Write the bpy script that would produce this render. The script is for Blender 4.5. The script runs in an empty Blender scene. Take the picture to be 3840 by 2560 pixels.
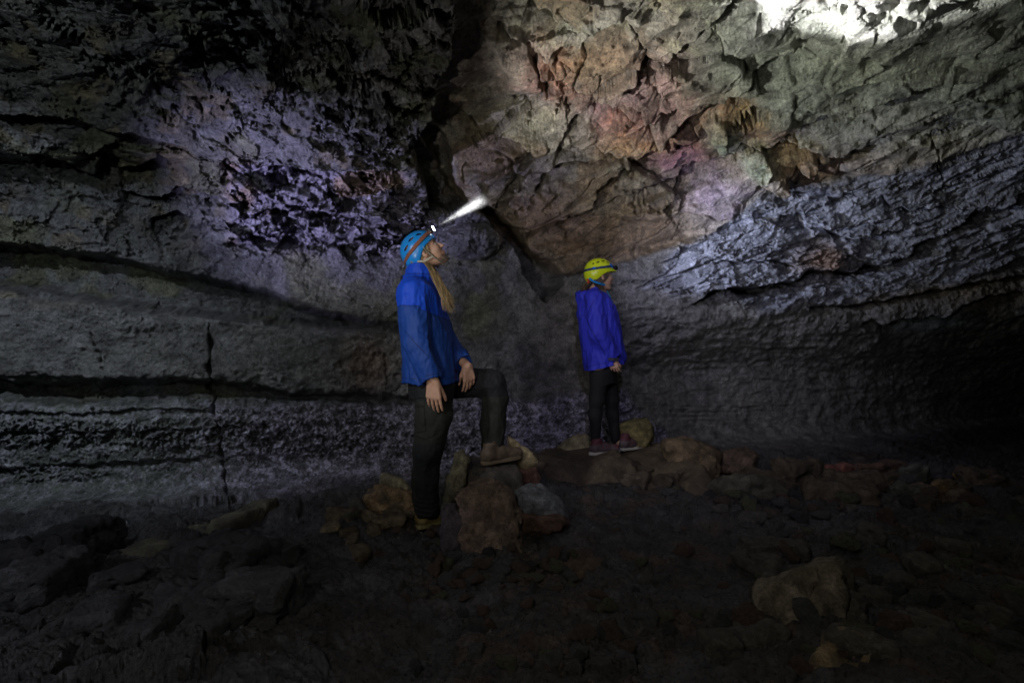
import bpy, bmesh, math, random
import numpy as np
from mathutils import Vector, noise as mnoise
random.seed(7); RS = np.random.RandomState(11)
S = bpy.context.scene; C = S.collection
CAMZ = 1.15; FN = 3840*20/36.0           # camera height, focal length in photo pixels
def W(x, y, Y):                            # a photo pixel at a real depth -> a point in the cave
    return np.array([(x-1920)/FN*Y, Y, CAMZ-(y-1280)/FN*Y])
# ------------------------------------------------------------------ noise
_p = RS.permutation(256); _P = np.concatenate([_p, _p, _p]).astype(np.int32)
_G = RS.normal(size=(256, 3)); _G = (_G/np.linalg.norm(_G, axis=1)[:, None]).astype(np.float32)
def perlin(p):
    p = p.astype(np.float32); i = np.floor(p).astype(np.int32); f = p-i; i &= 255
    u = f*f*f*(f*(f*6-15)+10); r = 0
    for dx in (0, 1):
        for dy in (0, 1):
            for dz in (0, 1):
                g = _G[_P[_P[_P[(i[:, 0]+dx) & 255]+((i[:, 1]+dy) & 255)]+((i[:, 2]+dz) & 255)] & 255]
                d = g[:, 0]*(f[:, 0]-dx)+g[:, 1]*(f[:, 1]-dy)+g[:, 2]*(f[:, 2]-dz)
                w = (u[:, 0] if dx else 1-u[:, 0])*(u[:, 1] if dy else 1-u[:, 1])*(u[:, 2] if dz else 1-u[:, 2])
                r = r+w*d
    return r*1.6
def fbm(p, f, oct=4, gain=.5, off=0.0):
    r = 0; a = 1.0
    for o in range(oct):
        r = r+a*perlin(p*f+off+o*17.3); f *= 2.03; a *= gain
    return r
def ridged(p, f, oct=4, gain=.55, off=0.0):
    r = 0; a = 1.0
    for o in range(oct):
        r = r+a*(1-2*np.abs(perlin(p*f+off+o*9.7))); f *= 2.1; a *= gain
    return r
_RC = RS.rand(4096, 3).astype(np.float32)
def worley(p, seed=0):
    p = p.astype(np.float32); i = np.floor(p).astype(np.int32); n = len(p)
    f1 = np.full(n, 9., np.float32); f2 = np.full(n, 9., np.float32)
    rid = np.zeros(n, np.int32); off = np.zeros((n, 3), np.float32)
    for dx in (-1, 0, 1):
        for dy in (-1, 0, 1):
            for dz in (-1, 0, 1):
                c = i+np.array([dx, dy, dz], np.int32)
                h = (c[:, 0]*73856093 ^ c[:, 1]*19349663 ^ c[:, 2]*83492791 ^ (seed*2654435)) & 4095
                v = p-(c+_RC[h]); d = np.sqrt((v*v).sum(1))
                m = d < f1
                f2 = np.where(m, f1, np.minimum(f2, d)); f1 = np.where(m, d, f1)
                rid = np.where(m, h, rid); off[m] = v[m]
    return f1, f2, rid, off
def sst(a, b, x):
    t = np.clip((x-a)/(b-a), 0, 1); return t*t*(3-2*t)
# ------------------------------------------------------------------ mesh helpers
def tag(o, label=None, cat=None, group=None, kind=None):
    if label: o['label'] = label
    if cat: o['category'] = cat
    if group: o['group'] = group
    if kind: o['kind'] = kind
    return o
def mesh_from(name, V, F, mat, parent=None, col=None, smooth=True):
    V = np.asarray(V, np.float32); F = np.asarray(F, np.int32); me = bpy.data.meshes.new(name)
    k = F.shape[1]
    me.vertices.add(len(V)); me.vertices.foreach_set('co', V.ravel())
    me.loops.add(F.size); me.loops.foreach_set('vertex_index', F.ravel())
    me.polygons.add(len(F)); me.polygons.foreach_set('loop_start', np.arange(0, F.size, k, dtype=np.int32))
    me.polygons.foreach_set('loop_total', np.full(len(F), k, np.int32))
    me.polygons.foreach_set('use_smooth', np.full(len(F), smooth, bool))
    me.update(calc_edges=True)
    if col is not None:
        a = me.color_attributes.new('col', 'FLOAT_COLOR', 'POINT')
        c = np.ones((len(V), 4), np.float32); c[:, :3] = col; a.data.foreach_set('color', c.ravel())
    me.materials.append(mat)
    o = bpy.data.objects.new(name, me); C.objects.link(o)
    if parent is not None: o.parent = parent; o.matrix_parent_inverse = parent.matrix_basis.inverted()
    return o
# ------------------------------------------------------------------ materials
def nodes(name):
    m = bpy.data.materials.new(name); m.use_nodes = True; nt = m.node_tree
    return m, nt, nt.nodes['Principled BSDF']
def rock_mat(name, attr=True, base=(.1, .1, .1), rough=.62, bscale=45, bstr=.6, bdist=.012, grain=.75, spec=.5):
    m, nt, b = nodes(name); N = nt.nodes.new; L = nt.links.new
    tc = N('ShaderNodeTexCoord')
    def nz(scale, det=6, r=.6, dist=0):
        n = N('ShaderNodeTexNoise'); n.inputs['Scale'].default_value = scale; n.inputs['Detail'].default_value = det
        n.inputs['Roughness'].default_value = r; n.inputs['Distortion'].default_value = dist; L(tc.outputs['Object'], n.inputs['Vector']); return n
    n1 = nz(9, 8, .7, .6); n2 = nz(bscale, 7, .72)
    mr = N('ShaderNodeMapRange'); mr.inputs['From Min'].default_value = .3; mr.inputs['From Max'].default_value = .7
    mr.inputs['To Min'].default_value = 1-grain*.75; mr.inputs['To Max'].default_value = 1+grain
    L(n1.outputs['Fac'], mr.inputs['Value'])
    mr2 = N('ShaderNodeMapRange'); mr2.inputs['From Min'].default_value = .3; mr2.inputs['From Max'].default_value = .7
    mr2.inputs['To Min'].default_value = 1-grain*.6; mr2.inputs['To Max'].default_value = 1+grain*.7
    L(n2.outputs['Fac'], mr2.inputs['Value'])
    mu = N('ShaderNodeMath'); mu.operation = 'MULTIPLY'; L(mr.outputs[0], mu.inputs[0]); L(mr2.outputs[0], mu.inputs[1])
    vm = N('ShaderNodeVectorMath'); vm.operation = 'SCALE'
    if attr:
        a = N('ShaderNodeAttribute'); a.attribute_name = 'col'; L(a.outputs['Color'], vm.inputs[0])
    else: vm.inputs[0].default_value = base
    L(mu.outputs[0], vm.inputs['Scale']); L(vm.outputs[0], b.inputs['Base Color'])
    rr = N('ShaderNodeMapRange'); rr.inputs['From Min'].default_value = .35; rr.inputs['From Max'].default_value = .65
    rr.inputs['To Min'].default_value = rough-.22; rr.inputs['To Max'].default_value = rough+.2
    L(n2.outputs['Fac'], rr.inputs['Value']); L(rr.outputs[0], b.inputs['Roughness'])
    b.inputs['Specular IOR Level'].default_value = spec
    bp = N('ShaderNodeBump'); bp.inputs['Strength'].default_value = bstr; bp.inputs['Distance'].default_value = bdist
    L(n2.outputs['Fac'], bp.inputs['Height']); L(bp.outputs[0], b.inputs['Normal'])
    return m
def plain_mat(name, color=None, rough=.6, bscale=300, bstr=.15, spec=.4, emit=None, var=.25, sheen=0, sss=0):
    m, nt, b = nodes(name); N = nt.nodes.new; L = nt.links.new
    tc = N('ShaderNodeTexCoord'); n = N('ShaderNodeTexNoise'); n.inputs['Scale'].default_value = bscale; n.inputs['Detail'].default_value = 4
    L(tc.outputs['Object'], n.inputs['Vector'])
    mr = N('ShaderNodeMapRange'); mr.inputs['From Min'].default_value = .3; mr.inputs['From Max'].default_value = .7
    mr.inputs['To Min'].default_value = 1-var; mr.inputs['To Max'].default_value = 1+var; L(n.outputs['Fac'], mr.inputs['Value'])
    vm = N('ShaderNodeVectorMath'); vm.operation = 'SCALE'
    if color is None:
        a = N('ShaderNodeAttribute'); a.attribute_name = 'col'; L(a.outputs['Color'], vm.inputs[0])
    else: vm.inputs[0].default_value = color
    L(mr.outputs[0], vm.inputs['Scale']); L(vm.outputs[0], b.inputs['Base Color'])
    b.inputs['Roughness'].default_value = rough; b.inputs['Specular IOR Level'].default_value = spec
    if sheen: b.inputs['Sheen Weight'].default_value = sheen
    if sss:
        b.inputs['Subsurface Weight'].default_value = sss; b.inputs['Subsurface Radius'].default_value = (.01, .004, .002)
        b.inputs['Subsurface Scale'].default_value = .5
    bp = N('ShaderNodeBump'); bp.inputs['Strength'].default_value = bstr; bp.inputs['Distance'].default_value = .003
    L(n.outputs['Fac'], bp.inputs['Height']); L(bp.outputs[0], b.inputs['Normal'])
    if emit: b.inputs['Emission Color'].default_value = (*emit[0], 1); b.inputs['Emission Strength'].default_value = emit[1]
    return m
M_WALL = rock_mat('cave_rock', spec=.6, rough=.42, bscale=60, bstr=1, bdist=.02, grain=.9)
M_GROUND = rock_mat('lava_floor', spec=.7, rough=.38, bscale=60, bstr=1, bdist=.022, grain=.9)
M_STONE = rock_mat('loose_rock', rough=.68, bscale=80, bstr=1, bdist=.02, grain=.95)
# ------------------------------------------------------------------ traced features, in photo pixels
ZO = {'R1': (0, 0, 1.8023), 'R2': (1200, 0, 1.8023), 'R3': (2500, 0, 1.7552), 'R4': (0, 850, 1.568), 'R5': (2300, 700, 1.5273),
      'R6': (0, 1700, 1.568), 'R7': (1200, 1600, 1.6336), 'R8': (2500, 1600, 1.6336), 'P1': (1400, 740, 2.24), 'P2': (1400, 1300, 1.96),
      'W1': (2050, 900, 3.1356), 'W2': (2050, 1300, 3.1356), 'N': (0, 0, 1)}
def zc(z, pts):
    ox, oy, s = ZO[z]; return np.array([(ox+a/s, oy+b/s) for a, b in pts])
# nonuniform ray grid: dense over the frame, coarse far outside it
def axis(n, step, margin, far):
    a = list(np.arange(-margin, n+margin+.01, step)); s = step
    lo = []; v = a[0]
    while v > -far: s *= 1.16; v -= s; lo.append(v)
    s = step; hi = []; v = a[-1]
    while v < n+far: s *= 1.16; v += s; hi.append(v)
    return np.array(lo[::-1]+a+hi)
STEP = 3.3
ax = axis(3840, STEP, 60, 9000); ay = axis(2560, STEP, 60, 7000)
NX, NY = len(ax), len(ay)
PX, PY = np.meshgrid(ax, ay); px = PX.ravel(); py = PY.ravel()
q = np.stack([px/700., py/700., np.zeros_like(px)], 1)
wpx = px+26*fbm(q, 5, 3, off=3.1)+7*fbm(q, 26, 2, off=5.5); wpy = py+26*fbm(q, 5, 3, off=8.7)+7*fbm(q, 26, 2, off=1.5)   # warped: traced lines come out ragged
ragx = px+9*fbm(q, 16, 3, off=13.1); ragy = py+9*fbm(q, 16, 3, off=18.7)
def polydist(pts, x, y, closed=False):
    """unsigned distance to polyline, side (+ = below/right of it when drawn left to right), position along 0..1"""
    pts = np.asarray(pts, float)
    if closed: pts = np.vstack([pts, pts[:1]])
    best = np.full(len(x), 1e9); side = np.zeros(len(x)); tt = np.zeros(len(x))
    ln = np.linalg.norm(np.diff(pts, axis=0), axis=1); tot = ln.sum(); acc = 0
    for k in range(len(pts)-1):
        a, b = pts[k], pts[k+1]; d = b-a; L2 = (d*d).sum()+1e-9
        t = ((x-a[0])*d[0]+(y-a[1])*d[1])/L2; tc = np.clip(t, 0, 1)
        ex = x-(a[0]+tc*d[0]); ey = y-(a[1]+tc*d[1]); dd = np.sqrt(ex*ex+ey*ey)
        cr = d[0]*(y-a[1])-d[1]*(x-a[0])
        m = dd < best; best = np.where(m, dd, best); side = np.where(m, np.sign(cr), side); tt = np.where(m, (acc+tc*ln[k])/tot, tt)
        acc += ln[k]
    return best, side, tt
def inpoly(pts, x, y):
    r = np.zeros(len(x), bool); n = len(pts); j = n-1
    for i in range(n):
        xi, yi = pts[i]; xj, yj = pts[j]
        r ^= ((yi > y) != (yj > y)) & (x < (xj-xi)*(y-yi)/(yj-yi+1e-12)+xi); j = i
    return r
def polymask(pts, soft, wx=None, wy=None):
    x = wpx if wx is None else wx; y = wpy if wy is None else wy
    d, _, _ = polydist(pts, x, y, True); s = np.where(inpoly(pts, x, y), d, -d)
    return sst(-soft, soft, s)
def near(pts, pad):
    pts = np.asarray(pts); return (px > pts[:, 0].min()-pad) & (px < pts[:, 0].max()+pad) & (py > pts[:, 1].min()-pad) & (py < pts[:, 1].max()+pad)
def crack(acc, pts, w, h):
    m = near(pts, 120); d, s, t = polydist(pts, ragx[m], ragy[m]); e = sst(0, .06, t)*sst(0, .06, 1-t)
    vw = w*(.7+.6*np.sin(t*37+len(pts)))
    acc[m] -= h*e*np.exp(-(d/np.maximum(vw, 1.5))**2)
def ledge(acc, pts, h, w, lip=0.0, soft=4, ends=.06):
    """rock above the line stands proud, rock just below it is recessed and comes back over w pixels"""
    m = near(pts, w*3.2+50); d, s, t = polydist(pts, ragx[m], ragy[m]); e = sst(0, ends, t)*sst(0, ends, 1-t)
    sd = d*s
    rec = sst(-soft, soft, sd)*np.exp(-np.maximum(sd, 0)/w)
    acc[m] += e*(-h*rec+lip*(1-sst(-soft, soft, sd))*np.exp(-d/w*1.0))
def bump(acc, pts, h, soft):
    m = near(pts, soft*2+60); mm = polymask(pts, soft, ragx[m], ragy[m]); acc[m] += h*mm
# ------------------------------------------------------------------ the cave's large shape
rx = (px-1920)/FN; rz = -(py-1280)/FN
def ip(x, xs, ys): return np.interp(x, xs, ys)
p1 = px/3.75
Hc = ip(p1, [-1500, -200, 100, 300, 430, 520, 700, 860, 1024, 1400], [1.9, 1.75, 1.75, 1.95, 2.1, 2.25, 2.15, 2.05, 1.95, 1.9])
Yw = ip(p1, [-2500, -300, 0, 150, 300, 420, 512, 640, 800, 1024, 1400, 3000], [3.2, 3.75, 4.15, 4.3, 4.6, 4.95, 5.25, 5.6, 5.9, 6.3, 7.2, 9])
Yw = Yw+3.2*sst(800, 1200, p1)*sst(1080, 1700, py); Yw = Yw+.5*sst(560, 700, p1)*sst(1150, 1400, py)
Yc = np.where(rz > .02, Hc/np.maximum(rz, .02), 1e3)
Yf = np.where(rz < -.02, CAMZ/np.maximum(-rz, .02), 1e3)
pw = 3.6
Y0 = (Yc**-pw+Yw**-pw)**(-1/pw)
Yb = (np.power(Y0, -14)+np.power(Yf, -14))**(-1/14)
isfloor = Yf < Y0
def pos(Y): return np.stack([rx*Y, Y, CAMZ+rz*Y], 1)
def normals(P):
    G = P.reshape(NY, NX, 3); du = np.gradient(G, axis=1); dv = np.gradient(G, axis=0)
    n = np.cross(dv, du).reshape(-1, 3); n /= np.linalg.norm(n, axis=1)[:, None]+1e-12
    vdir = -np.stack([rx, np.ones_like(rx), rz], 1); s = np.sign((n*vdir).sum(1)); s[s == 0] = 1
    return n*s[:, None]
P0 = pos(Yb); N0 = normals(P0)
# zones
mD = polymask(zc('N', [(1720, -9000), (1660, 60), (1600, 300), (1530, 470), (1600, 540), (1700, 720), (1850, 830), (2010, 960), (2120, 1040), (2330, 985), (2640, 900),
     (2860, 745), (3040, 705), (3340, 650), (3600, 590), (3840, 520), (13000, -200), (13000, -9000)]), 10, ragx, ragy)
mF = polymask(zc('N', [(2500, 960), (2860, 745), (3040, 705), (3340, 650), (3600, 590), (3840, 520), (13000, -200), (13000, 900), (3840, 1010), (3300, 1110), (2900, 1170), (2640, 1120), (2400, 1080)]), 30)*(1-mD)
mA3 = polymask(zc('N', [(850, 590), (1000, 560), (1250, 570), (1500, 620), (1600, 780), (1650, 930), (1400, 960), (1100, 930), (880, 900), (840, 760)]), 40)
mA2 = polymask(zc('N', [(680, -400), (700, 120), (1000, 190), (1100, 330), (1250, 470), (1520, 560), (1600, 420), (1680, 100), (1720, -400)]), 45)
mB = polymask(zc('R4', [(-9000, 300), (0, 400), (960, 500), (1500, 560), (2352, 620), (2900, 680), (2900, 980), (2352, 985), (1750, 985), (1240, 905), (0, 900), (-9000, 800)]), 20)
mC = polymask(zc('N', [(-9000, 1480), (300, 1500), (1000, 1505), (1700, 1490), (2350, 1470), (2500, 1640), (2500, 2000), (-9000, 2600)]), 25)
fl = sst(-.05, .16, (Y0-Yf)/Y0)
left = (1-mD)*(1-sst(1800, 2200, px))
# large features
D = np.zeros(len(px))
# left rock mass hangs forward of the slab ceiling
D += .26*left*sst(700, 1400, px)*(1-sst(560, 1000, py))
D += .16*left*(1-sst(520, 640, py+.16*(900-px)*0))*(1-sst(1600, 1900, px))
crk = []
# slot between ceiling mass and the ledge bank on the left
slot = zc('R4', [(-9000, 20), (0, 110), (600, 180), (1000, 280), (1500, 370), (1900, 510), (2352, 590), (1500, 545), (960, 480), (420, 405), (0, 335), (-9000, 250)])
D -= .32*polymask(slot, 22, ragx, ragy)
D += .14*mB*(1-sst(1500, 1900, px)*.7)
under = zc('R4', [(-9000, 900), (0, 905), (230, 930), (560, 893), (1240, 905), (1500, 925), (1750, 985), (2200, 990), (2352, 985), (2500, 1100), (2290, 1125), (2160, 1095), (2160, 1040), (1900, 1012), (1250, 1040), (560, 1032), (0, 1010), (-9000, 1010)])
D -= .07*polymask(under, 8, ragx, ragy)
D += .10*mC*(1-sst(1500, 2100, px))*(1-sst(1700, 1850, py))
# the smooth dark recess and the gap under the slabs in the middle
D -= .42*polymask(zc('R2', [(590, 850), (750, 890), (870, 990), (900, 1180), (930, 1260), (1010, 1370), (880, 1420), (740, 1390), (700, 1230), (640, 1080)]), 10, ragx, ragy)
D -= .55*polymask(zc('N', [(1780, 760), (1850, 790), (1940, 870), (1990, 930), (2090, 1010), (2110, 1060), (2050, 1130), (1990, 1060), (1930, 930), (1850, 850)]), 9, ragx, ragy)
D -= .10*polymask(zc('N', [(1690, -300), (1650, 120), (1570, 440), (1620, 480), (1680, 490), (1690, 380), (1900, 370), (1900, 300), (1820, 150), (1960, 160), (2010, 90), (1960, -300)]), 14, ragx, ragy)  # recess carved to the outline of the left mass's cast shadow
# rounded boulder bulge beside the man's head
bx = ((px-1765)/120)**2+((py-905)/72)**2
D += .22*np.sqrt(np.clip(1-bx, 0, 1))
# ceiling slabs on the right: broken blocks in anisotropic cells
idx = np.where(mD > .01)[0]; Pq = P0[idx]; c20, s20 = math.cos(.35), math.sin(.35)
A = np.stack([(Pq[:, 0]*c20+Pq[:, 2]*s20)*.55, Pq[:, 1]*.8, (-Pq[:, 0]*s20+Pq[:, 2]*c20)*1.25], 1)
A += .10*np.stack([fbm(Pq, 1.5, 3, off=1), fbm(Pq, 1.5, 3, off=5), fbm(Pq, 1.5, 3, off=9)], 1)
centre = np.exp(-(((px[idx]-2350)/620)**2+((py[idx]-560)/420)**2))            # most broken in the middle
f1, f2, rid, off = worley(A*1.7, 3); rv = _RC[(rid*7+3) & 4095]-.5
cellr = np.zeros(len(px)); cellr[idx] = _RC[(rid*11+5) & 4095][:, 0]; d = (rv*off).sum(1)*.34+(_RC[(rid*3) & 4095][:, 0]-.5)*.10
d -= .05*np.exp(-((f2-f1)/.022)**2)
f1, f2, rid, off = worley(A*4.3, 8); rv = _RC[(rid*5+1) & 4095]-.5
d += ((rv*off).sum(1)*.12+(_RC[(rid*3) & 4095][:, 0]-.5)*.035-.012*np.exp(-((f2-f1)/.03)**2))*(.12+1.0*centre)
f1, f2, rid, off = worley(A*11, 5); rv = _RC[(rid*5+1) & 4095]-.5
d += ((rv*off).sum(1)*.024-.004*np.exp(-((f2-f1)/.05)**2))*(.15+.9*centre)
slab = d*(.35+.75*centre)
fold = np.abs(fbm(A*np.array([.55, .8, 1]), 1.3, 3, off=301)); D[idx] += mD[idx]*.34*(.16-fold); beam_patch = np.exp(-(((px[idx]-3130)/420)**2+((py[idx]-20)/150)**2)**2); D[idx] += mD[idx]*slab*(1-.55*beam_patch)*(.62+.5*centre)  # relief flattened where the man's lamp pool bleaches the ceiling
# traced cracks and ledges
T = D
def L_(z, pts, h, w, lip=0., soft=4, ends=.06):
    p = zc(z, pts)
    if z in ('R2', 'R3') and p[:, 0].mean() > 1750:
        ledge(T, p, h*1.25, w*1.3, lip*1.6, soft, ends); crack(T, p, 4.5, .08+.5*h)
    else: ledge(T, p, h, w, lip, soft, ends)
K_ = lambda z, pts, w, h: crack(T, zc(z, pts), w, h)
L_('R2', [(860, 770), (960, 775), (1040, 840), (1080, 920), (1200, 925), (1330, 955), (1440, 1025), (1480, 1045), (1560, 1010), (1600, 985), (1650, 900), (1740, 820), (1860, 740)], .10, 45, .04)
L_('R2', [(1600, 1000), (1730, 1030), (1870, 1020), (1930, 1060), (2010, 1090), (2090, 1070), (2180, 1040), (2340, 1040)], .12, 50, .04)
L_('R2', [(2600, 1040), (2400, 1060), (2035, 1165), (1970, 1210), (1880, 1300), (1830, 1400), (1740, 1460), (1600, 1500)][::-1], .09, 60, .03)
L_('R2', [(1450, 1330), (1530, 1220), (1650, 1160), (1850, 1140), (2000, 1140)], .07, 40, .0)
K_('R2', [(960, 1250), (970, 1110), (1100, 1090), (1300, 1060), (1480, 1045)], 5, .06)
L_('R2', [(1400, 90), (1500, 95), (1650, 100), (1730, 60), (1850, 20)], .10, 40, .03)
L_('R2', [(1420, 100), (1540, 170), (1620, 190), (1740, 215), (1850, 180), (1960, 110), (2080, 60)], .12, 50, .03)
L_('R2', [(1240, 240), (1330, 320), (1450, 345), (1560, 480), (1575, 540)], .08, 40, .0)
L_('R2', [(1570, 350), (1770, 345), (1850, 250), (1960, 190), (2090, 170)], .08, 50, .03)
K_('R2', [(2090, 170), (2150, 300), (2210, 420)], 6, .09)
L_('R2', [(1540, 690), (1480, 550), (1600, 540), (1700, 590), (1760, 660), (1870, 665), (1990, 665), (2060, 600), (2170, 500), (2210, 420)], .14, 55, .05)
L_('R2', [(1860, 740), (1950, 760), (2060, 740), (2160, 760), (2200, 870)], .10, 40, .02)
K_('R2', [(2180, 520), (2240, 600), (2330, 690)], 8, .07)
K_('R2', [(1450, 1330), (1440, 1400), (1330, 1450), (1230, 1470)], 7, .07)
K_('R2', [(2000, 1280), (2140, 1300), (2130, 1380), (2120, 1450)], 5, .05)
K_('R2', [(2190, 1300), (2210, 1380), (2280, 1430), (2400, 1440)], 5, .05)
K_('R2', [(1480, 550), (1540, 690)], 12, .12)
K_('R2', [(1600, 800), (1640, 700), (1700, 790)], 10, .10)
K_('R2', [(1410, 860), (1440, 780), (1380, 710)], 7, .07)
L_('R3', [(0, 480), (60, 380), (110, 300), (200, 240), (320, 170), (400, 90), (430, 0)], .12, 60, .04)
L_('R3', [(-60, 760), (130, 740), (240, 720), (380, 690), (480, 630), (560, 590), (650, 500), (760, 440), (900, 380)], .12, 55, .04)
L_('R3', [(380, 690), (560, 715), (760, 710), (900, 705), (1080, 710), (1260, 710), (1400, 640), (1560, 600), (1700, 590), (2000, 610), (2200, 600), (2600, 560)], .15, 65, .07)
L_('R3', [(700, 1000), (800, 930), (920, 880), (1060, 810), (1180, 740), (1270, 705)], .07, 40, .02)
L_('R3', [(1050, 1060), (1200, 1020), (1380, 970), (1440, 900), (1620, 940), (1760, 900), (1900, 880), (2000, 860), (2400, 850)], .10, 55, .05)
L_('R3', [(490, 980), (560, 1000), (680, 1010), (760, 1000), (1000, 1015), (1050, 1060)], .08, 45, .03)
K_('R3', [(1740, 900), (1760, 980), (1800, 1010), (1790, 1120), (1830, 1200)], 6, .08)
L_('R3', [(-40, 1390), (80, 1300), (130, 1150), (300, 1110), (440, 1080), (500, 1050)], .09, 45, .03)
L_('R3', [(-200, 1260), (0, 1240), (150, 1190), (330, 1110)], .08, 40, .03)
K_('R3', [(590, 760), (600, 800), (520, 850), (440, 900)], 12, .11)
L_('R3', [(80, 850), (180, 880), (230, 950), (180, 1020), (60, 1040)], .10, 40, .0)
L_('R3', [(850, 1100), (940, 1150), (1000, 1110), (1010, 1060)], .10, 40, .04)
L_('R3', [(600, 1200), (700, 1250), (790, 1280), (810, 1200)], .10, 40, .05)
for pl, hh in (([(290, 930), (400, 890), (420, 1030), (380, 1045), (350, 1020)], .16), ([(520, 1010), (620, 990), (690, 1110), (640, 1175), (550, 1175)], .17),
               ([(230, 860), (320, 810), (410, 850), (400, 900), (290, 930)], .08), ([(850, 1060), (960, 1040), (1000, 1070), (950, 1140), (890, 1110)], .09),
               ([(700, 1180), (760, 1130), (790, 1230), (740, 1270), (650, 1240)], .1), ([(100, 850), (220, 880), (220, 960), (120, 1000), (60, 960)], .08)):
    bump(T, zc('R3', pl), hh, 6)
for x0, y0, a0, b0, hh in ((1500, 20, 60, 70, .10), (1690, 10, 70, 40, .08), (1190, 80, 40, 30, .06), (1400, 90, 60, 25, .06), (1580, 140, 60, 50, .10), (760, 250, 130, 45, .07),
                      (940, 320, 70, 30, .07), (860, 520, 60, 70, .07), (570, 420, 60, 60, .06), (1330, 410, 60, 60, .05), (1070, 60, 60, 30, .05)):
    cx, cy = ZO['R3'][0]+x0/1.7552, y0/1.7552; e = ((ragx-cx)/(a0/1.75))**2+((ragy-cy)/(b0/1.75))**2; T -= hh*np.exp(-e**2)
for pl_, w_, h_ in (([(500, 640), (600, 605), (700, 600), (840, 598), (940, 560), (1060, 545), (1150, 500), (1300, 478), (1420, 496), (1550, 458), (1700, 396), (1830, 320), (1900, 260), (2100, 160), (2400, 20)], 13, .42),
                    ([(1110, 690), (1300, 690), (1500, 668), (1700, 626), (2000, 566), (2400, 505)], 5, .14), ([(1400, 810), (1640, 775), (1900, 745), (2100, 645), (2400, 605)], 7, .16),
                    ([(950, 175), (1080, 165), (1110, 245), (1240, 255), (1330, 305), (1440, 305), (1530, 275), (1700, 255)], 5, .12), ([(590, 435), (740, 432), (880, 424), (1000, 434), (1060, 464)], 5, .12),
                    ([(1230, 70), (1350, 62), (1540, 62), (1600, 122), (1700, 132), (1850, 112), (2000, 142)], 5, .12), ([(0, 560), (200, 540), (420, 600)], 5, .08)):
    crack(T, zc('R5', pl_), w_, h_)
# right wall: long dark ledges and the black undercut
L_('R5', [(430, 690), (500, 640), (600, 595), (700, 585), (840, 590), (940, 550), (1060, 540), (1150, 490), (1300, 470), (1420, 490), (1550, 450), (1700, 390), (1830, 310), (1900, 250), (2100, 150), (2400, 10)], .42, 22, .16, 4)
L_('R5', [(1110, 690), (1300, 680), (1500, 660), (1700, 620), (2000, 560), (2400, 500)], .12, 30, .04)
L_('R5', [(1500, 800), (1640, 770), (1900, 740), (2100, 640), (2400, 600)], .14, 60, .05)
L_('R5', [(590, 430), (740, 430), (880, 420), (1000, 430), (1060, 460)], .12, 30, .04)
L_('R5', [(950, 170), (1080, 160), (1110, 240), (1240, 250), (1330, 300), (1440, 300), (1530, 270), (1700, 250)], .13, 32, .05)
L_('R5', [(1230, 70), (1350, 60), (1540, 60), (1600, 120), (1700, 130), (1850, 110), (2000, 140)], .11, 32, .04)
L_('R5', [(880, 380), (1000, 370), (1060, 390)], .08, 24, .02)
L_('R5', [(1290, 300), (1340, 330), (1340, 380), (1450, 430), (1700, 400)], .10, 30, .02)
for k, (yy, hh) in enumerate(((930, .03), (1000, .05), (1110, .06), (1170, .04), (1250, .05), (1330, .04))):
    L_('R5', [(-100, yy+25), (400, yy+10), (900, yy), (1500, yy-30+k*4), (2400, yy-110+k*10)], hh*.25, 30, .0)
# left mass
K_('R1', [(270, 0), (370, 50), (480, 110), (580, 150)], 12, .12)
L_('R1', [(580, 220), (680, 320), (720, 400), (830, 450), (950, 510), (1040, 590), (1180, 660), (1290, 730), (1430, 780)], .16, 28, .05, 4)
L_('R1', [(700, 240), (800, 270), (900, 370), (1000, 420)], .13, 32, .03)
L_('R1', [(1000, 420), (1100, 480), (1300, 560), (1480, 640), (1600, 690), (1640, 720)], .06, 30, .02)
K_('R1', [(1600, 680), (1640, 740), (1600, 820), (1530, 870)], 12, .12)
K_('R1', [(1370, 380), (1400, 500), (1540, 520), (1520, 600)], 5, .07)
K_('R1', [(1100, 650), (1110, 750)], 6, .06)
K_('R1', [(1900, 860), (1800, 780), (1700, 710), (2000, 720), (2050, 780)], 6, .06)
L_('R1', [(-100, 660), (180, 660), (420, 680), (560, 690), (700, 780), (900, 800), (1050, 850), (1200, 900), (1350, 900)], .10, 70, .06, 6)
L_('R1', [(200, 970), (330, 960), (470, 1060), (560, 1160), (640, 1190), (690, 1000)], .16, 60, .04)
L_('R1', [(600, 960), (640, 1000), (720, 920), (800, 900)], .12, 40, .04)
L_('R1', [(780, 1140), (950, 1110), (1010, 1060), (1080, 1000)], .16, 60, .04)
L_('R1', [(800, 1300), (1100, 1340), (1200, 1250), (1490, 1320)], .12, 60, .04)
L_('R1', [(1000, 1500), (1200, 1420), (1300, 1480)], .1, 50, .03)
L_('R1', [(1500, 990), (1700, 1050), (1960, 1000), (2120, 1020), (2400, 1020), (2700, 1080)], .22, 40, .07, 5)
L_('R1', [(1240, 100), (1340, 100), (1360, 260), (1500, 240), (1520, 160), (1580, 170)], .16, 50, .03)
L_('R1', [(1840, 330), (1870, 200), (1960, 120), (2060, 130), (2140, 60)], .16, 50, .06)
L_('R1', [(1840, 350), (2050, 390), (2070, 480), (2130, 500), (2343, 560)], .14, 60, .04)
L_('R2', [(180, 160), (260, 150), (300, 90), (400, 90), (520, 60), (570, 0)], .0, 30, .10)
L_('R2', [(0, 100), (120, 100), (210, 390), (260, 240), (330, 180), (450, 190), (560, 150)], .16, 40, .05)
L_('R2', [(400, 360), (430, 460), (560, 490), (640, 420)], .12, 30, .04)
L_('R2', [(320, 900), (430, 760), (560, 740), (620, 740)], .12, 35, .04)
L_('R2', [(290, 950), (400, 990), (560, 1060)], .14, 30, .04)
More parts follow.
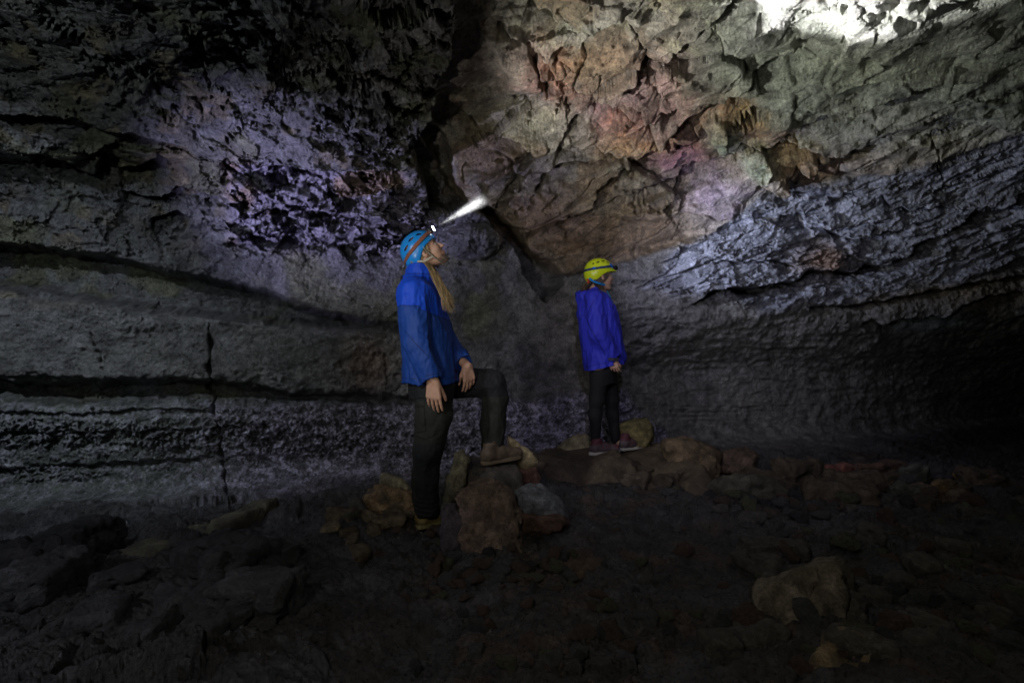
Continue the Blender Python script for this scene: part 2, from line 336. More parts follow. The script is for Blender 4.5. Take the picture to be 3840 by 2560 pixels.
# ledge bank
K_('R4', [(1240, 560), (1250, 700), (1240, 800), (1245, 900), (1210, 930), (1270, 1010), (1255, 1080), (1295, 1170), (1310, 1364)], 5, .12)
K_('R6', [(1300, -60), (1315, 0), (1330, 150), (1355, 370)], 5, .10)
K_('R4', [(570, 610), (600, 720), (640, 850), (640, 900)], 3.5, .05)
K_('R4', [(575, 930), (580, 1100)], 4, .05)
K_('R4', [(2260, 740), (2270, 960)], 4, .05)
L_('R4', [(-100, 1090), (200, 1080), (500, 1090), (700, 1075), (900, 1065), (1250, 1060)], .035, 14, .03, 3)
L_('R4', [(-100, 870), (300, 875), (620, 885)], .05, 20, .0)
L_('R4', [(-100, 1200), (500, 1195), (1200, 1175), (1560, 1165)], .04, 22, .02)
L_('R6', [(-100, 90), (200, 75), (500, 60), (900, 40), (1300, 10)], .05, 16, .01)
L_('R6', [(700, 300), (1200, 270), (1500, 235)], .08, 20, .0)
RAY = np.stack([rx, np.ones_like(rx), rz], 1); RAY /= np.linalg.norm(RAY, axis=1)[:, None]
def outward(N, k):                                    # relief leans out of the wall into the open passage
    k = (k*(1-fl))[:, None]; d = N*(1-k)-RAY*k; return d/np.linalg.norm(d, axis=1)[:, None]
P1 = P0+outward(N0, .45)*D[:, None]; N1 = normals(P1)
def blur(V, k, n=2):
    G = V.reshape(NY, NX, -1).astype(np.float64)
    for _ in range(n):
        for ax_ in (0, 1):
            c = np.cumsum(np.concatenate([np.repeat(np.take(G, [0], ax_), k+1, ax_), G, np.repeat(np.take(G, [-1], ax_), k, ax_)], ax_), ax_)
            G = (np.take(c, range(2*k+1, c.shape[ax_]), ax_)-np.take(c, range(0, c.shape[ax_]-2*k-1), ax_))/(2*k+1)
    return G.reshape(V.shape)
N1 = blur(N1, 9)+.6*N0; N1 /= np.linalg.norm(N1, axis=1)[:, None]
# keep the normals of steep steps from folding the surface over itself
# ------------------------------------------------------------------ fine relief by rock type
E = np.zeros(len(px))
base = fbm(P1, 1.1, 4, off=2.2)
E += .05*base*(1-fl)*(1-.4*mB)
def sub(mask): return np.where(mask > .01)[0]
def saw(x):                                          # slow ramp, sudden ragged drop
    f = x-np.floor(x); return f*(1-sst(.86, 1.0, f))
# crumpled lava on the left: overlapping plates, ragged black pockets, grit
def plates(Q, f, seed, tilt, step, an=(1, 1, 1.7)):
    f1, f2, rid, off = worley(Q*np.array(an)*f, seed); rv = _RC[(rid*7+3) & 4095]-.5
    return (rv*off).sum(1)*tilt/f+(_RC[(rid*3+1) & 4095][:, 1]-.5)*step
i = sub(left*(1-mB)*(1-mC)*(1-fl)); Q = P1[i]; w2 = Q+.10*np.stack([fbm(Q, 3, 3, off=1.5), fbm(Q, 3, 3, off=6.5), fbm(Q, 3, 3, off=4.5)], 1)
n1 = fbm(Q, 2.3, 4, off=4.4)
zone = left[i]*(1-mB[i])*(1-mC[i])*(1-fl[i])
amt = zone*(.20+.66*mA2[i]+.85*mA3[i])*(1-.65*sst(900, 1040, py[i]))
E[i] += amt*(plates(w2, 2.2, 31, 1.0, .07)+plates(w2, 6, 32, 1.1, .038)+plates(w2, 15, 33, 1.1, .014))
E[i] += amt*(.05*saw(Q[:, 2]*2.6-Q[:, 0]*.8+.9*n1)+.03*fbm(Q, 7, 4, .6, off=7.7))
E[i] += zone*(.009*fbm(Q, 16, 4, .7, off=3)+.022*fbm(Q*np.array([.7, 1, 1]), 4, 3, off=37))
E[i] -= amt*sst(.16, .23, fbm(Q*np.array([1, 1, 1.6]), 3.4, 6, .62, off=21))*.20
E[i] -= amt*sst(.20, .27, fbm(Q*np.array([1, 1, 1.7]), 9.0, 5, .62, off=31))*.08
# glazed ledge bank
i = sub(mB); Q = P1[i]
E[i] += mB[i]*(.030*fbm(Q*np.array([.5, .5, 1.6]), 3, 3, off=12)+.016*fbm(Q*np.array([.8, .8, 1.2]), 10, 4, .62, off=13)+.0045*fbm(Q, 42, 3, .8, off=14))
f1, f2, _, _ = worley(Q*22, 4)
rough = sst(-.25, .25, fbm(Q, 1.6, 2, off=40)+.9*sst(1190, 1080, py[i])-.25+.6*sst(1100, 1500, px[i]))
E[i] += mB[i]*rough*(.024*(.6-f1)+.020*fbm(Q, 18, 3, .7, off=15))
g1, _, _, _ = worley(Q*np.array([9, 9, 12]), 44)
E[i] -= mB[i]*(1-rough)*.022*np.exp(-(g1/.11)**2)
# popcorn crust on the lower wall: knobs with deep gaps
i = sub(mC*(1-fl)); Q = P1[i]; w2 = Q+.012*np.stack([fbm(Q, 20, 2, off=1.5), fbm(Q, 20, 2, off=6.5), fbm(Q, 20, 2, off=4.5)], 1)
f1, f2, _, _ = worley(w2*56, 6); g1, g2, _, _ = worley(w2*29, 7); knob = np.sqrt(np.clip(1-(f1/.62)**2, 0, 1)); knob2 = np.sqrt(np.clip(1-(g1/.70)**2, 0, 1))
rag = fbm(Q*np.array([.8, .8, 1.2]), 13, 4, .65, off=52)
strength = mC[i]*(1-fl[i])*(.30+.75*sst(-.15, .25, fbm(Q*np.array([.35, .35, 2.4]), 2.4, 3, off=51))+.6*np.exp(-((py[i]-1620)/80)**2)+.25*sst(1200, 1600, px[i]))
strength *= 1-sst(1830, 1960, py[i]); E[i] += strength*(.018*knob+.024*knob2+.026*rag)
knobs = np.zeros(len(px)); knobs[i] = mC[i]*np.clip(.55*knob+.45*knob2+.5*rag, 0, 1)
E[i] += .02*mC[i]*saw(Q[:, 2]*5+.4*fbm(Q, 1.4, 2))
# blue folded band on the right
i = sub(mF); Q = P1[i]; c12, s12 = math.cos(.30), math.sin(.30)
a = np.stack([(Q[:, 0]*c12+Q[:, 2]*s12)*.32, Q[:, 1]*.35, -Q[:, 0]*s12+Q[:, 2]*c12], 1); w2 = a+.05*np.stack([fbm(Q, 4, 3, off=1.5), fbm(Q, 4, 3, off=6.5), fbm(Q, 4, 3, off=4.5)], 1)
n1 = fbm(a, 2.4, 4, off=61)
E[i] += mF[i]*(plates(w2, 4.5, 41, .9, .050, (1, 1, 1.3))+plates(w2, 11, 42, 1.0, .024, (1, 1, 1.3))+plates(w2, 26, 43, 1.0, .008, (1, 1, 1.3)))
E[i] += mF[i]*(.055*saw(a[:, 2]*3.0+.8*n1)+.03*fbm(a, 5, 5, .62, off=70)+.004*fbm(Q, 40, 3, .8, off=71))
E[i] -= mF[i]*.07*sst(.20, .28, fbm(a*np.array([.8, 1, 1.4]), 5.2, 5, .6, off=77))
# slab ceiling grain
i = sub(mD); Q = P1[i]; a = np.stack([(Q[:, 0]*c20+Q[:, 2]*s20)*.5, Q[:, 1]*.8, -Q[:, 0]*s20+Q[:, 2]*c20], 1)
E[i] += mD[i]*(.034*saw(a[:, 2]*3.4+1.1*fbm(a, 1.4, 3, off=81))+.013*fbm(a*np.array([.6,1,1.3]), 4.0, 4, .5, off=83)+.0045*fbm(Q, 26, 4, .75)+plates(a, 7, 51, .7, .008)*.6)
# banded right wall
mE = np.clip(1-mD-mF-mC-mB-left, 0, 1)*(1-fl)
i = sub(mE); Q = P1[i]; a = Q*np.array([.22, .22, 1])
E[i] += mE[i]*(.05*fbm(a, 3.2, 4, off=91)+.014*saw(a[:, 2]*6+2.2*fbm(a, 2, 3, off=93))+.02*fbm(Q,5,4,.6,off=99)+.012*fbm(Q*np.array([.8, .8, 1]), 13, 5, .7, off=95))
# floor of broken lava crust
i = sub(fl); Q = P1[i]; sl = np.stack([Q[:, 0]*.8+Q[:, 1]*.35, Q[:, 1]-.3*Q[:, 0], Q[:, 2]*.5], 1)
f1, f2, rid, off = worley(sl*3.2+.35*fbm(Q, 3, 3)[:, None], 12); rv = _RC[(rid*5+1) & 4095]-.5
g1, g2, rid2, off2 = worley(sl*11+.3*fbm(Q, 9, 2)[:, None], 13)
am = fl[i]
def lumps(Q, f, seed, w=.03):
    f1, f2, _, _ = worley((Q+w*np.stack([fbm(Q, f*.6, 2, off=1.5), fbm(Q, f*.6, 2, off=6.5), fbm(Q, f*.6, 2, off=4.5)], 1))*f, seed); return np.sqrt(np.clip(1-(f1/.72)**2, 0, 1))
Qf = Q*np.array([1, 1, .4])
E[i] += am*(.06*fbm(Q, 1.3, 3, off=101)+(rv*off).sum(1)*.07-.02*np.exp(-((f2-f1)/.06)**2)+.030*lumps(Qf, 6, 14)+.016*lumps(Qf, 14, 15)+.009*lumps(Qf, 32, 16, .01)+.006*fbm(Q, 16, 3, .6))
bank = fl[i]*(1-sst(900, 1900, px[i]+.5*(py[i]-2000)))
E[i] += bank*(.07*fbm(Q, 1.9, 3, off=111)+.012*lumps(Qf, 22, 17, .01))
E[i] -= am*.05*np.exp(-((px[i]-1610)/120)**2-((py[i]-1960)/60)**2)
E[i] += .14*bank*(1-sst(1.6, 3.4, Q[:, 1]))
P2 = P1+outward(N1, np.clip(.64+.24*left, 0, .9))*E[:, None]
# ------------------------------------------------------------------ rock colours, with some lamp pools and a cast shadow painted in
col = np.zeros((len(px), 3))
def mixc(c, m):
    global col
    m = np.clip(m, 0, 1)[:, None]; col = col*(1-m)+np.array(c)[None]*m
nA = fbm(P1, 1.7, 4, off=201); nB = fbm(P1, 4.5, 4, off=211); nC_ = fbm(P1, .9, 3, off=221)
col[:] = (.100, .100, .106)
mixc((.095, .098, .062), .85*sst(0, .35, nA)*left)
mixc((.13, .10, .06), .6*sst(.2, .42, nB+.1*nA)*left*(1-mA3)*(1-mB)*sst(1000, 850, py))
mixc((.06, .062, .07), .6*sst(.1, .4, nC_)*left)
mixc((.16, .165, .20), mA2*.5*sst(-.2, .3, nB)); mixc((.21, .20, .25), mA3*.85); mixc((.20, .14, .09), mA3*.8*sst(.12, .35, nA))  # crumpled zone painted paler violet to carry its pool of lamplight
mixc((.120, .120, .122), mB*.8); mixc((.16, .13, .07), mB*sst(1190, 1080, py)*.6*sst(-.3, .2, nB)); mixc((.17, .115, .085), mB*np.exp(-(((px-1370)/90)**2+((py-1370)/100)**2))*.8)
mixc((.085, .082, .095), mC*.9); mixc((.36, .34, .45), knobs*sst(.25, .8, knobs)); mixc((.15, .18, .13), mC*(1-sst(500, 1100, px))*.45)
# slab ceiling
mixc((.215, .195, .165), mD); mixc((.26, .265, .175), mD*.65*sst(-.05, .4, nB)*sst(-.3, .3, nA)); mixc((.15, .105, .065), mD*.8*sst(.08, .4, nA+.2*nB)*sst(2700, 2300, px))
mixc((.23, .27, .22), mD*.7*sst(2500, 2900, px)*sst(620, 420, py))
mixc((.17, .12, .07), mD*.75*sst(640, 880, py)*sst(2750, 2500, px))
blot = fbm(P1, 7, 5, .65, off=261)
for cx, cy, ra, rb, cc, am in ((2390, 420, 130, 80, (.30, .19, .30), .9), (2360, 470, 90, 60, (.36, .155, .085), .9), (2060, 300, 110, 90, (.24, .10, .09), .75), (2120, 350, 60, 60, (.33, .17, .115), .8),
        (2480, 300, 110, 90, (.34, .19, .22), .9), (2520, 350, 70, 60, (.34, .17, .13), .7), (2560, 460, 80, 60, (.30, .13, .10), .9), (2400, 560, 120, 50, (.40, .24, .12), .8), (2240, 240, 160, 40, (.34, .19, .10), .7),
        (2620, 610, 110, 50, (.30, .12, .08), .9), (2560, 640, 90, 50, (.34, .17, .26), .8), (2700, 760, 120, 80, (.29, .225, .29), .9), (2720, 430, 110, 50, (.30, .17, .09), .9), (2800, 520, 60, 60, (.30, .21, .06), 1),
        (2950, 590, 120, 40, (.38, .26, .10), .8), (3180, 430, 60, 20, (.50, .30, .12), .8), (3350, 430, 160, 50, (.42, .36, .32), .7), (3150, 650, 300, 50, (.26, .17, .11), .9), (3480, 560, 160, 60, (.33, .32, .17), .8),
        (2880, 525, 140, 25, (.28, .15, .10), .7), (2220, 770, 180, 60, (.20, .15, .09), .6), (2300, 880, 260, 70, (.17, .11, .06), .8), (1950, 470, 120, 40, (.40, .38, .24), .7), (1730, 230, 160, 130, (.10, .06, .06), .7),  # dark blot beside the left mass puts its cast shadow into the colour
        (2850, 250, 200, 90, (.26, .28, .22), .6), (2180, 90, 260, 50, (.24, .25, .20), .6), (3200, 220, 260, 60, (.30, .34, .20), .8), (3140, 20, 420, 150, (.42, .41, .40), .9), (2730, 560, 50, 50, (.30, .36, .28), 1), (2850, 620, 45, 50, (.30, .36, .26), 1)):  # large pale blot repeats the man's lamp pool in the ceiling colour
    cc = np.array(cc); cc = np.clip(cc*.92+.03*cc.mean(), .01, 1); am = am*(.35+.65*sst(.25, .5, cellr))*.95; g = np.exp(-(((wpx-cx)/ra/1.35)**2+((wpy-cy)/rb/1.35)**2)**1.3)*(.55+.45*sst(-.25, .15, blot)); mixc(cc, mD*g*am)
mixc((.22, .23, .27), mF*.95); mixc((.34, .36, .44), mF*np.exp(-(((px-3050)/260)**2+((py-850)/110)**2))*.9); mixc((.25, .16, .11), mF*.9*np.exp(-(((wpx-3090)/90)**2+((wpy-975)/55)**2)))  # second mix paints the woman's lamp pool as a paler blue spot
mixc((.125, .12, .115), mE*.95); mixc((.16, .16, .15), mE*.6*sst(.15, .45, fbm(P1*np.array([1, 1, .8]), 1.6, 5, off=231)))
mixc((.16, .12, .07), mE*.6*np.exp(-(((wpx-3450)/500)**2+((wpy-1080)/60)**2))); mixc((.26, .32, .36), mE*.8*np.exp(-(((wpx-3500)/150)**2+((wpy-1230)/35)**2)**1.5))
mixc((.036, .035, .035), fl); mixc((.07, .045, .03), fl*.6*sst(.15, .4, nB)*sst(1200, 1700, px)); mixc((.062, .062, .070), fl*.7*sst(.1, .4, fbm(P1, 2.2, 4, off=241)))
col *= (1+.30*fbm(P2, 11, 3, off=251)+.30*fbm(P2, 46, 3, .8, off=255))[:, None]; col = np.clip(col, .01, .8)
# ------------------------------------------------------------------ write the three shells
vi = np.arange(NX*NY).reshape(NY, NX)
Fq = np.stack([vi[:-1, :-1], vi[1:, :-1], vi[1:, 1:], vi[:-1, 1:]], -1).reshape(-1, 4)[:, ::-1]
fc = Fq[:, 0]
isF = (fl > .5)[fc]
isC = (~isF) & ((mD > .5) | (left*(py < 560-.05*px) > .5))[fc]
def shell(name, sel, mat, lab, cat):
    f = Fq[sel]; u, inv = np.unique(f, return_inverse=True)
    o = mesh_from(name, P2[u], inv.reshape(-1, 4), mat, col=col[u]); tag(o, lab, cat, kind='structure'); return o
shell('ground', isF, M_GROUND, 'dark uneven cave floor of broken lava crust', 'ground')
shell('cave_ceiling', isC, M_WALL, 'rough rock ceiling with cracked slabs and hanging lava drips', 'cave ceiling')
shell('cave_wall', ~isF & ~isC, M_WALL, 'dark layered lava wall with long ledges and crusty base', 'cave wall')
G2 = P2.reshape(NY, NX, 3)
def surf(x, y):
    return G2[min(np.searchsorted(ay, y), NY-1), min(np.searchsorted(ax, x), NX-1)]
# ------------------------------------------------------------------ loose rocks
def stone_mesh(name, pts, mat, color, col2=None, seed=1, rough=.018, edge=.022, smooth=1, facet=.0, origin=None, parent=None, flec=.5):
    bm = bmesh.new()
    for p in pts: bm.verts.new(Vector(p))
    r = bmesh.ops.convex_hull(bm, input=bm.verts[:])
    junk = [g for g in set(r.get('geom_interior', [])+r.get('geom_unused', [])) if isinstance(g, bmesh.types.BMVert) and g.is_valid]
    if junk: bmesh.ops.delete(bm, geom=junk, context='VERTS')
    bmesh.ops.triangulate(bm, faces=bm.faces[:])
    for _ in range(7):
        long = [e for e in bm.edges if e.calc_length() > edge*1.5]
        if not long: break
        bmesh.ops.subdivide_edges(bm, edges=long, cuts=1); bmesh.ops.triangulate(bm, faces=bm.faces[:])
    for _ in range(smooth): bmesh.ops.smooth_vert(bm, verts=bm.verts[:], factor=.5, use_axis_x=True, use_axis_y=True, use_axis_z=True)
    bm.normal_update()
    V = np.array([v.co[:] for v in bm.verts]); N = np.array([v.normal[:] for v in bm.verts])
    F = np.array([[v.index for v in f.verts] for f in bm.faces]); bm.free()
    sz = np.ptp(V, axis=0).max()
    s = rough*min(1, sz/.5)
    f1, f2, rid, off = worley(V*(2.6/sz)+seed*3.1, seed); rv = _RC[(rid*5+1) & 4095]-.5
    d = s*(1.0*fbm(V, 1.6/sz, 2, off=seed*7.)+.8*fbm(V, 6/sz, 4, off=seed*3.)+.9*ridged(V, 3/sz, 3, off=seed*5.))+(rv*off).sum(1)*sz*.08*(1+facet)-s*1.3*np.exp(-((f2-f1)/.05)**2)
    d -= .35*s*np.maximum(0, fbm(V, 26/sz, 2, off=seed))
    V = V+N*d[:, None]
    c = np.tile(np.array(color, float), (len(V), 1))
    if col2 is not None:
        m = sst(-.1, .3, fbm(V, 2.2/sz, 4, off=seed*2.+3))[:, None]; c = c*(1-m)+np.array(col2)*m
    c *= (1+flec*fbm(V, 9/sz, 4, off=seed))[:, None]; c = np.clip(c, .008, .8)
    o0 = np.array([V[:, 0].mean(), V[:, 1].mean(), V[:, 2].min()]) if origin is None else np.array(origin)
    o = mesh_from(name, V-o0, F, mat, parent, c); o.location = Vector(o0); return o
def rock(poly, Y, thick, color, label, cat='boulder', name='boulder', col2=None, lean=.0, sink=.04, seed=1, inset=.16, group=None, back=None, **k):
    """outline as seen from the camera at its own distance, closed towards the front and back into a solid"""
    poly = np.array(poly, float); c = poly.mean(0); pts = []
    ymin = poly[:, 1].min(); ymax = poly[:, 1].max(); back = thick if back is None else back
    for q in poly:
        t = (q[1]-ymin)/(ymax-ymin+1e-6)                     # 0 at the top, 1 at the bottom
        pts.append(W(q[0], q[1], Y+lean*(1-t)))
        a = c+(q-c)*(1-inset); pts.append(W(a[0], a[1], Y+lean*(1-t)-thick*.5))
        a = c+(q-c)*(1-inset*1.2); pts.append(W(a[0], a[1], Y+lean*(1-t)+back*.6))
        if t > .75: p = W(q[0], q[1], Y); p[2] -= sink; pts.append(p)
    o = stone_mesh(name, pts, M_STONE, np.array(color)*1.35, None if col2 is None else np.array(col2)*1.3, seed=seed, **k)
    tag(o, label, cat, group); return o
def rock3(pts, color, label, seed=1, name='boulder', cat='boulder', col2=None, group=None, **k):
    o = stone_mesh(name, pts, M_STONE, np.array(color)*1.35, None if col2 is None else np.array(col2)*1.3, seed=seed, **k); tag(o, label, cat, group); return o
G_ = 'boulders lying on the cave floor'
def top_block(xl, xr, ya, za, zb, Yf, Yb, jit=.05, seed=0):
    r = random.Random(seed); P = []
    for (x, Y) in ((xl, Yf), (xr, Yf), (xl, Yb), (xr, Yb), ((xl+xr)/2, Yf-.08), ((xl+xr)/2, Yb+.1), (xl, (Yf+Yb)/2), (xr, (Yf+Yb)/2)):
        for z in (za, zb): P.append((x+r.uniform(-jit, jit), Y+r.uniform(-jit, jit), z))
    return P
def X_(x, Y): return (x-1920)/FN*Y
Z_ = lambda y, Y: CAMZ-(y-1280)/FN*Y
BR = (.15, .085, .055)
# the tall brown block in front of the climbers
rock(zc('R7', [(838, 405), (920, 360), (1030, 333), (1120, 350), (1175, 385), (1190, 440), (1225, 700), (1225, 780), (1140, 795), (960, 800), (870, 760), (845, 600)]), 3.16, .22, (.125, .088, .066),
     'tall brown pillar block with a rounded top standing upright in front of the man', col2=(.15, .11, .095), seed=3, inset=.12, lean=.10, group=G_)
rock(zc('R7', [(750, 520), (800, 470), (850, 500), (900, 620), (880, 750), (760, 755), (745, 600)]), 3.2, .16, (.075, .062, .075), 'low purplish dark block leaning against left side of the brown pillar block', seed=5, group=G_)
# the dark block under the raised foot
zt = Z_(1738, 3.62)
rock3([(X_(1722, 3.5), 3.48, zt-.03), (X_(1945, 3.5), 3.5, zt-.02), (X_(1735, 3.8), 3.85, zt-.0), (X_(1925, 3.8), 3.85, zt-.0), (X_(1700, 3.5), 3.45, -.05), (X_(1960, 3.5), 3.45, -.05), (X_(1690, 3.9), 3.95, -.05), (X_(1960, 3.9), 3.95, -.05), (X_(1830, 3.45), 3.40, zt-.10)],
     (.06, .052, .045), 'dark squared boulder under raised shoe of the man in the two tone blue jacket', seed=7, rough=.012, smooth=2, group=G_)
rock(zc('R7', [(835, 160), (870, 140), (905, 200), (900, 330), (860, 400), (770, 470), (770, 400), (810, 320), (850, 240)]), 3.42, .12, (.10, .092, .055), 'slim upright olive rock on left side of dark squared boulder', seed=9, group=G_)
rock(zc('R7', [(1145, 55), (1190, 90), (1230, 120), (1290, 150), (1335, 215), (1330, 240), (1260, 260), (1200, 240), (1170, 170)]), 3.80, .10, (.33, .27, .15), 'pale yellowish wedge of rock just ahead of raised shoe', name='rock', cat='rock', seed=11, sink=0, group=G_)
rock(zc('R7', [(1195, 235), (1320, 235), (1345, 300), (1330, 400), (1230, 400), (1190, 300)]), 3.86, .16, (.13, .07, .05), 'reddish brown rock beneath the pale yellowish wedge', seed=12, name='rock', cat='rock', group=G_)
rock(zc('R7', [(1190, 380), (1290, 345), (1370, 370), (1480, 470), (1510, 540), (1490, 575), (1300, 560), (1190, 530)]), 3.42, .22, (.12, .13, .14), 'blue grey dome shaped boulder right of the brown pillar block', seed=13, group=G_)
rock(zc('R7', [(1190, 530), (1500, 560), (1520, 590), (1400, 640), (1230, 625)]), 3.3, .2, (.085, .05, .035), 'flat dark reddish slab under the blue grey boulder', seed=14, group=G_)
# stones behind the man's standing leg
rock(zc('R7', [(365, 290), (400, 285), (450, 310), (525, 330), (550, 380), (545, 420), (440, 400), (365, 370)]), 3.72, .12, (.22, .20, .13), 'pale olive stone perched left of standing leg', name='rock', cat='rock', seed=15, sink=0, group=G_)
rock(zc('R7', [(270, 430), (370, 365), (560, 395), (600, 470), (600, 590), (410, 615), (300, 570), (285, 480)]), 3.62, .26, (.20, .14, .075), 'rough ochre boulder behind left side of standing leg', col2=(.10, .085, .06), seed=17, rough=.035, group=G_)
rock(zc('R7', [(180, 440), (215, 425), (260, 470), (300, 560), (300, 640), (255, 640), (240, 560), (200, 480)]), 3.5, .12, (.055, .055, .05), 'thin dark curved rock fin at far left end of the boulder row', seed=19, name='rock', cat='rock', group=G_)
rock(zc('R7', [(740, 480), (790, 450), (815, 500), (790, 560), (745, 560)]), 3.40, .1, (.11, .115, .09), 'small greenish stone touching toe of the yellow brown shoe', seed=20, name='rock', cat='rock', group=G_)
# the ledge the woman stands on
zw = Z_(1700, 4.75)
rock3([(X_(2050, 4.5), 4.55, zw-.07), (X_(2420, 4.5), 4.5, zw-.065), (X_(2620, 4.6), 4.6, zw-.05), (X_(2100, 5.1), 5.1, zw-.03), (X_(2560, 5.1), 5.1, zw-.02), (X_(2670, 5.0), 5.0, zw-.06), (X_(2700, 4.7), 4.7, zw-.22),
       (X_(2000, 4.4), 4.4, -.05), (X_(2680, 4.3), 4.3, -.05), (X_(2000, 5.2), 5.2, -.05), (X_(2720, 5.1), 5.1, -.05), (X_(1990, 4.6), 4.6, zw-.12)],
      (.070, .052, .034), 'long low brown boulder the woman in purple blue jacket stands on', seed=21, rough=.02, facet=.6, col2=(.05, .038, .028), edge=.03, group=G_)
rock(zc('W2', [(120, 1190), (200, 1130), (330, 1060), (470, 1040), (520, 1130), (510, 1260), (300, 1265), (150, 1235)]), 4.95, .16, (.19, .165, .10), 'low pale stone just behind heel of woman in purple blue jacket', name='rock', cat='rock', seed=23, sink=0, group=G_)
rock(zc('W2', [(830, 930), (900, 870), (1050, 850), (1170, 850), (1240, 930), (1260, 1050), (1190, 1200), (900, 1220), (840, 1120)]), 5.05, .22, (.105, .088, .036), 'rounded mustard boulder just beyond the toes of woman in purple blue jacket', seed=25, facet=.6, group=G_)
rock(zc('R8', [(-20, 90), (60, 80), (190, 90), (260, 150), (330, 170), (320, 270), (250, 340), (80, 340), (-30, 300)]), 4.72, .3, (.12, .085, .05), 'rounded brown boulder at right end of the long low boulder', seed=27, edge=.03, group=G_)
rock(zc('R8', [(340, 160), (420, 130), (520, 140), (570, 190), (540, 280), (420, 300), (330, 260)]), 4.8, .25, (.085, .058, .042), 'small dark brown boulder, first one right of the long boulder', seed=29, group=G_)
rock(zc('R8', [(250, 360), (330, 320), (500, 310), (650, 330), (760, 400), (700, 450), (350, 430)]), 4.35, .3, (.070, .068, .05), 'flat greenish dark slab lying before the right end of the long boulder', seed=31, edge=.03, group=G_)
# the row of fallen blocks on the right
rock(zc('R8', [(730, 240), (840, 245), (950, 260), (1010, 340), (960, 410), (880, 395), (780, 300)]), 4.75, .26, (.10, .062, .048), 'wedge shaped brown block at left end of the far right block row', seed=33, group=G_)
rock(zc('R8', [(960, 240), (1080, 225), (1150, 250), (1130, 370), (1040, 370), (1000, 320)]), 4.72, .24, (.15, .062, .048), 'reddish block second in the far right block row', seed=35, group=G_)
rock(zc('R8', [(1150, 240), (1340, 215), (1450, 225), (1430, 290), (1330, 350), (1160, 380), (1130, 320)]), 4.8, .3, (.085, .05, .035), 'long dark red brown block in middle of the far right block row', seed=37, group=G_)
rock(zc('R8', [(1430, 260), (1540, 225), (1610, 250), (1600, 330), (1540, 350), (1440, 320)]), 4.6, .24, (.08, .082, .07), 'greyish green block at right end of the far right block row', seed=39, group=G_)
rock(zc('R8', [(1350, 380), (1420, 340), (1560, 360), (1580, 450), (1500, 490), (1380, 480)]), 4.3, .25, (.06, .062, .05), 'dark olive boulder in front of the greyish green block', seed=41, group=G_)
rock(zc('R8', [(1600, 400), (1650, 340), (1710, 330), (1790, 370), (1790, 440), (1740, 510), (1640, 520), (1590, 470)]), 4.2, .26, (.16, .085, .045), 'round orange brown boulder near right edge by the dark passage', col2=(.15, .10, .05), seed=43, group=G_)
rock(zc('R8', [(1745, 285), (1800, 280), (1850, 310), (1820, 325), (1760, 305)]), 4.6, .1, (.38, .23, .05), 'small yellow stone above the round orange brown boulder', name='rock', cat='rock', seed=45, group=G_)
rock(zc('R8', [(1760, 500), (1830, 460), (2000, 480), (2000, 540), (1850, 560)]), 4.0, .22, (.065, .072, .05), 'flat green grey slab right of the round orange brown boulder', seed=47, group=G_)
rock(zc('R8', [(1860, 580), (1950, 565), (2020, 600), (2020, 650), (1930, 680), (1870, 650)]), 3.7, .2, (.075, .08, .085), 'bluish grey stone below the flat green grey slab', seed=49, name='rock', cat='rock', group=G_)
rock(zc('R8', [(1100, 450), (1150, 430), (1200, 470), (1200, 530), (1150, 550), (1100, 500)]), 4.15, .16, (.11, .115, .115), 'small pale grey stone alone in the floor rubble right of centre', name='rock', cat='rock', seed=51, group=G_)
rock(zc('R8', [(960, 460), (1020, 445), (1040, 480), (990, 495)]), 4.2, .1, (.14, .07, .05), 'small reddish stone left of the pale grey stone', name='rock', cat='rock', seed=53, group=G_)
# big stones in the foreground
rock(zc('R8', [(545, 1000), (600, 960), (720, 930), (850, 850), (940, 800), (1040, 792), (1080, 840), (1135, 920), (1120, 1020), (1090, 1080), (1100, 1240), (900, 1260), (860, 1290), (730, 1370), (640, 1300), (560, 1120)]), 2.35, .26, (.135, .115, .085),
     'largest pale tan flat topped block in right foreground', col2=(.10, .085, .06), seed=55, lean=.12, rough=.012, group=G_)
rock(zc('R8', [(860, 1570), (900, 1420), (980, 1290), (1060, 1255), (1130, 1270), (1250, 1380), (1400, 1450), (1550, 1570), (1540, 1640), (870, 1640)]), 2.0, .24, (.105, .108, .075), 'olive domed boulder cut by bottom edge of the picture', col2=(.12, .09, .05), seed=57, lean=.12, group=G_)
rock(zc('R8', [(1440, 1190), (1500, 1110), (1620, 1105), (1660, 1180), (1675, 1270), (1660, 1290), (1500, 1265)]), 2.5, .2, (.23, .115, .04), 'bright orange angular rock in lower right rubble', seed=59, lean=.12, name='rock', cat='rock', group=G_)
rock(zc('R8', [(1480, 900), (1600, 850), (1850, 870), (1910, 950), (1900, 1040), (1970, 1090), (1950, 1170), (1880, 1200), (1700, 1110), (1560, 1010)]), 2.75, .22, (.085, .088, .058), 'broad flat greenish slab above the bright orange rock', col2=(.12, .075, .045), seed=61, lean=.12, group=G_)
rock(zc('R8', [(1380, 1240), (1480, 1270), (1640, 1310), (1700, 1340), (1600, 1350), (1420, 1320)]), 2.35, .16, (.09, .07, .045), 'thin brown slab just under the bright orange rock', seed=63, name='rock', cat='rock', group=G_)
rock(zc('R8', [(1880, 1240), (1960, 1225), (2060, 1290), (2090, 1360), (2000, 1350), (1900, 1300)]), 2.4, .16, (.08, .085, .09), 'blue grey stone low at the right edge', seed=65, name='rock', cat='rock', group=G_)
rock(zc('R8', [(1150, 1150), (1200, 1120), (1320, 1140), (1350, 1200), (1270, 1260), (1160, 1240)]), 2.5, .16, (.06, .062, .072), 'dark slate stone wedged beside right side of the largest tan block', seed=67, name='rock', cat='rock', group=G_)
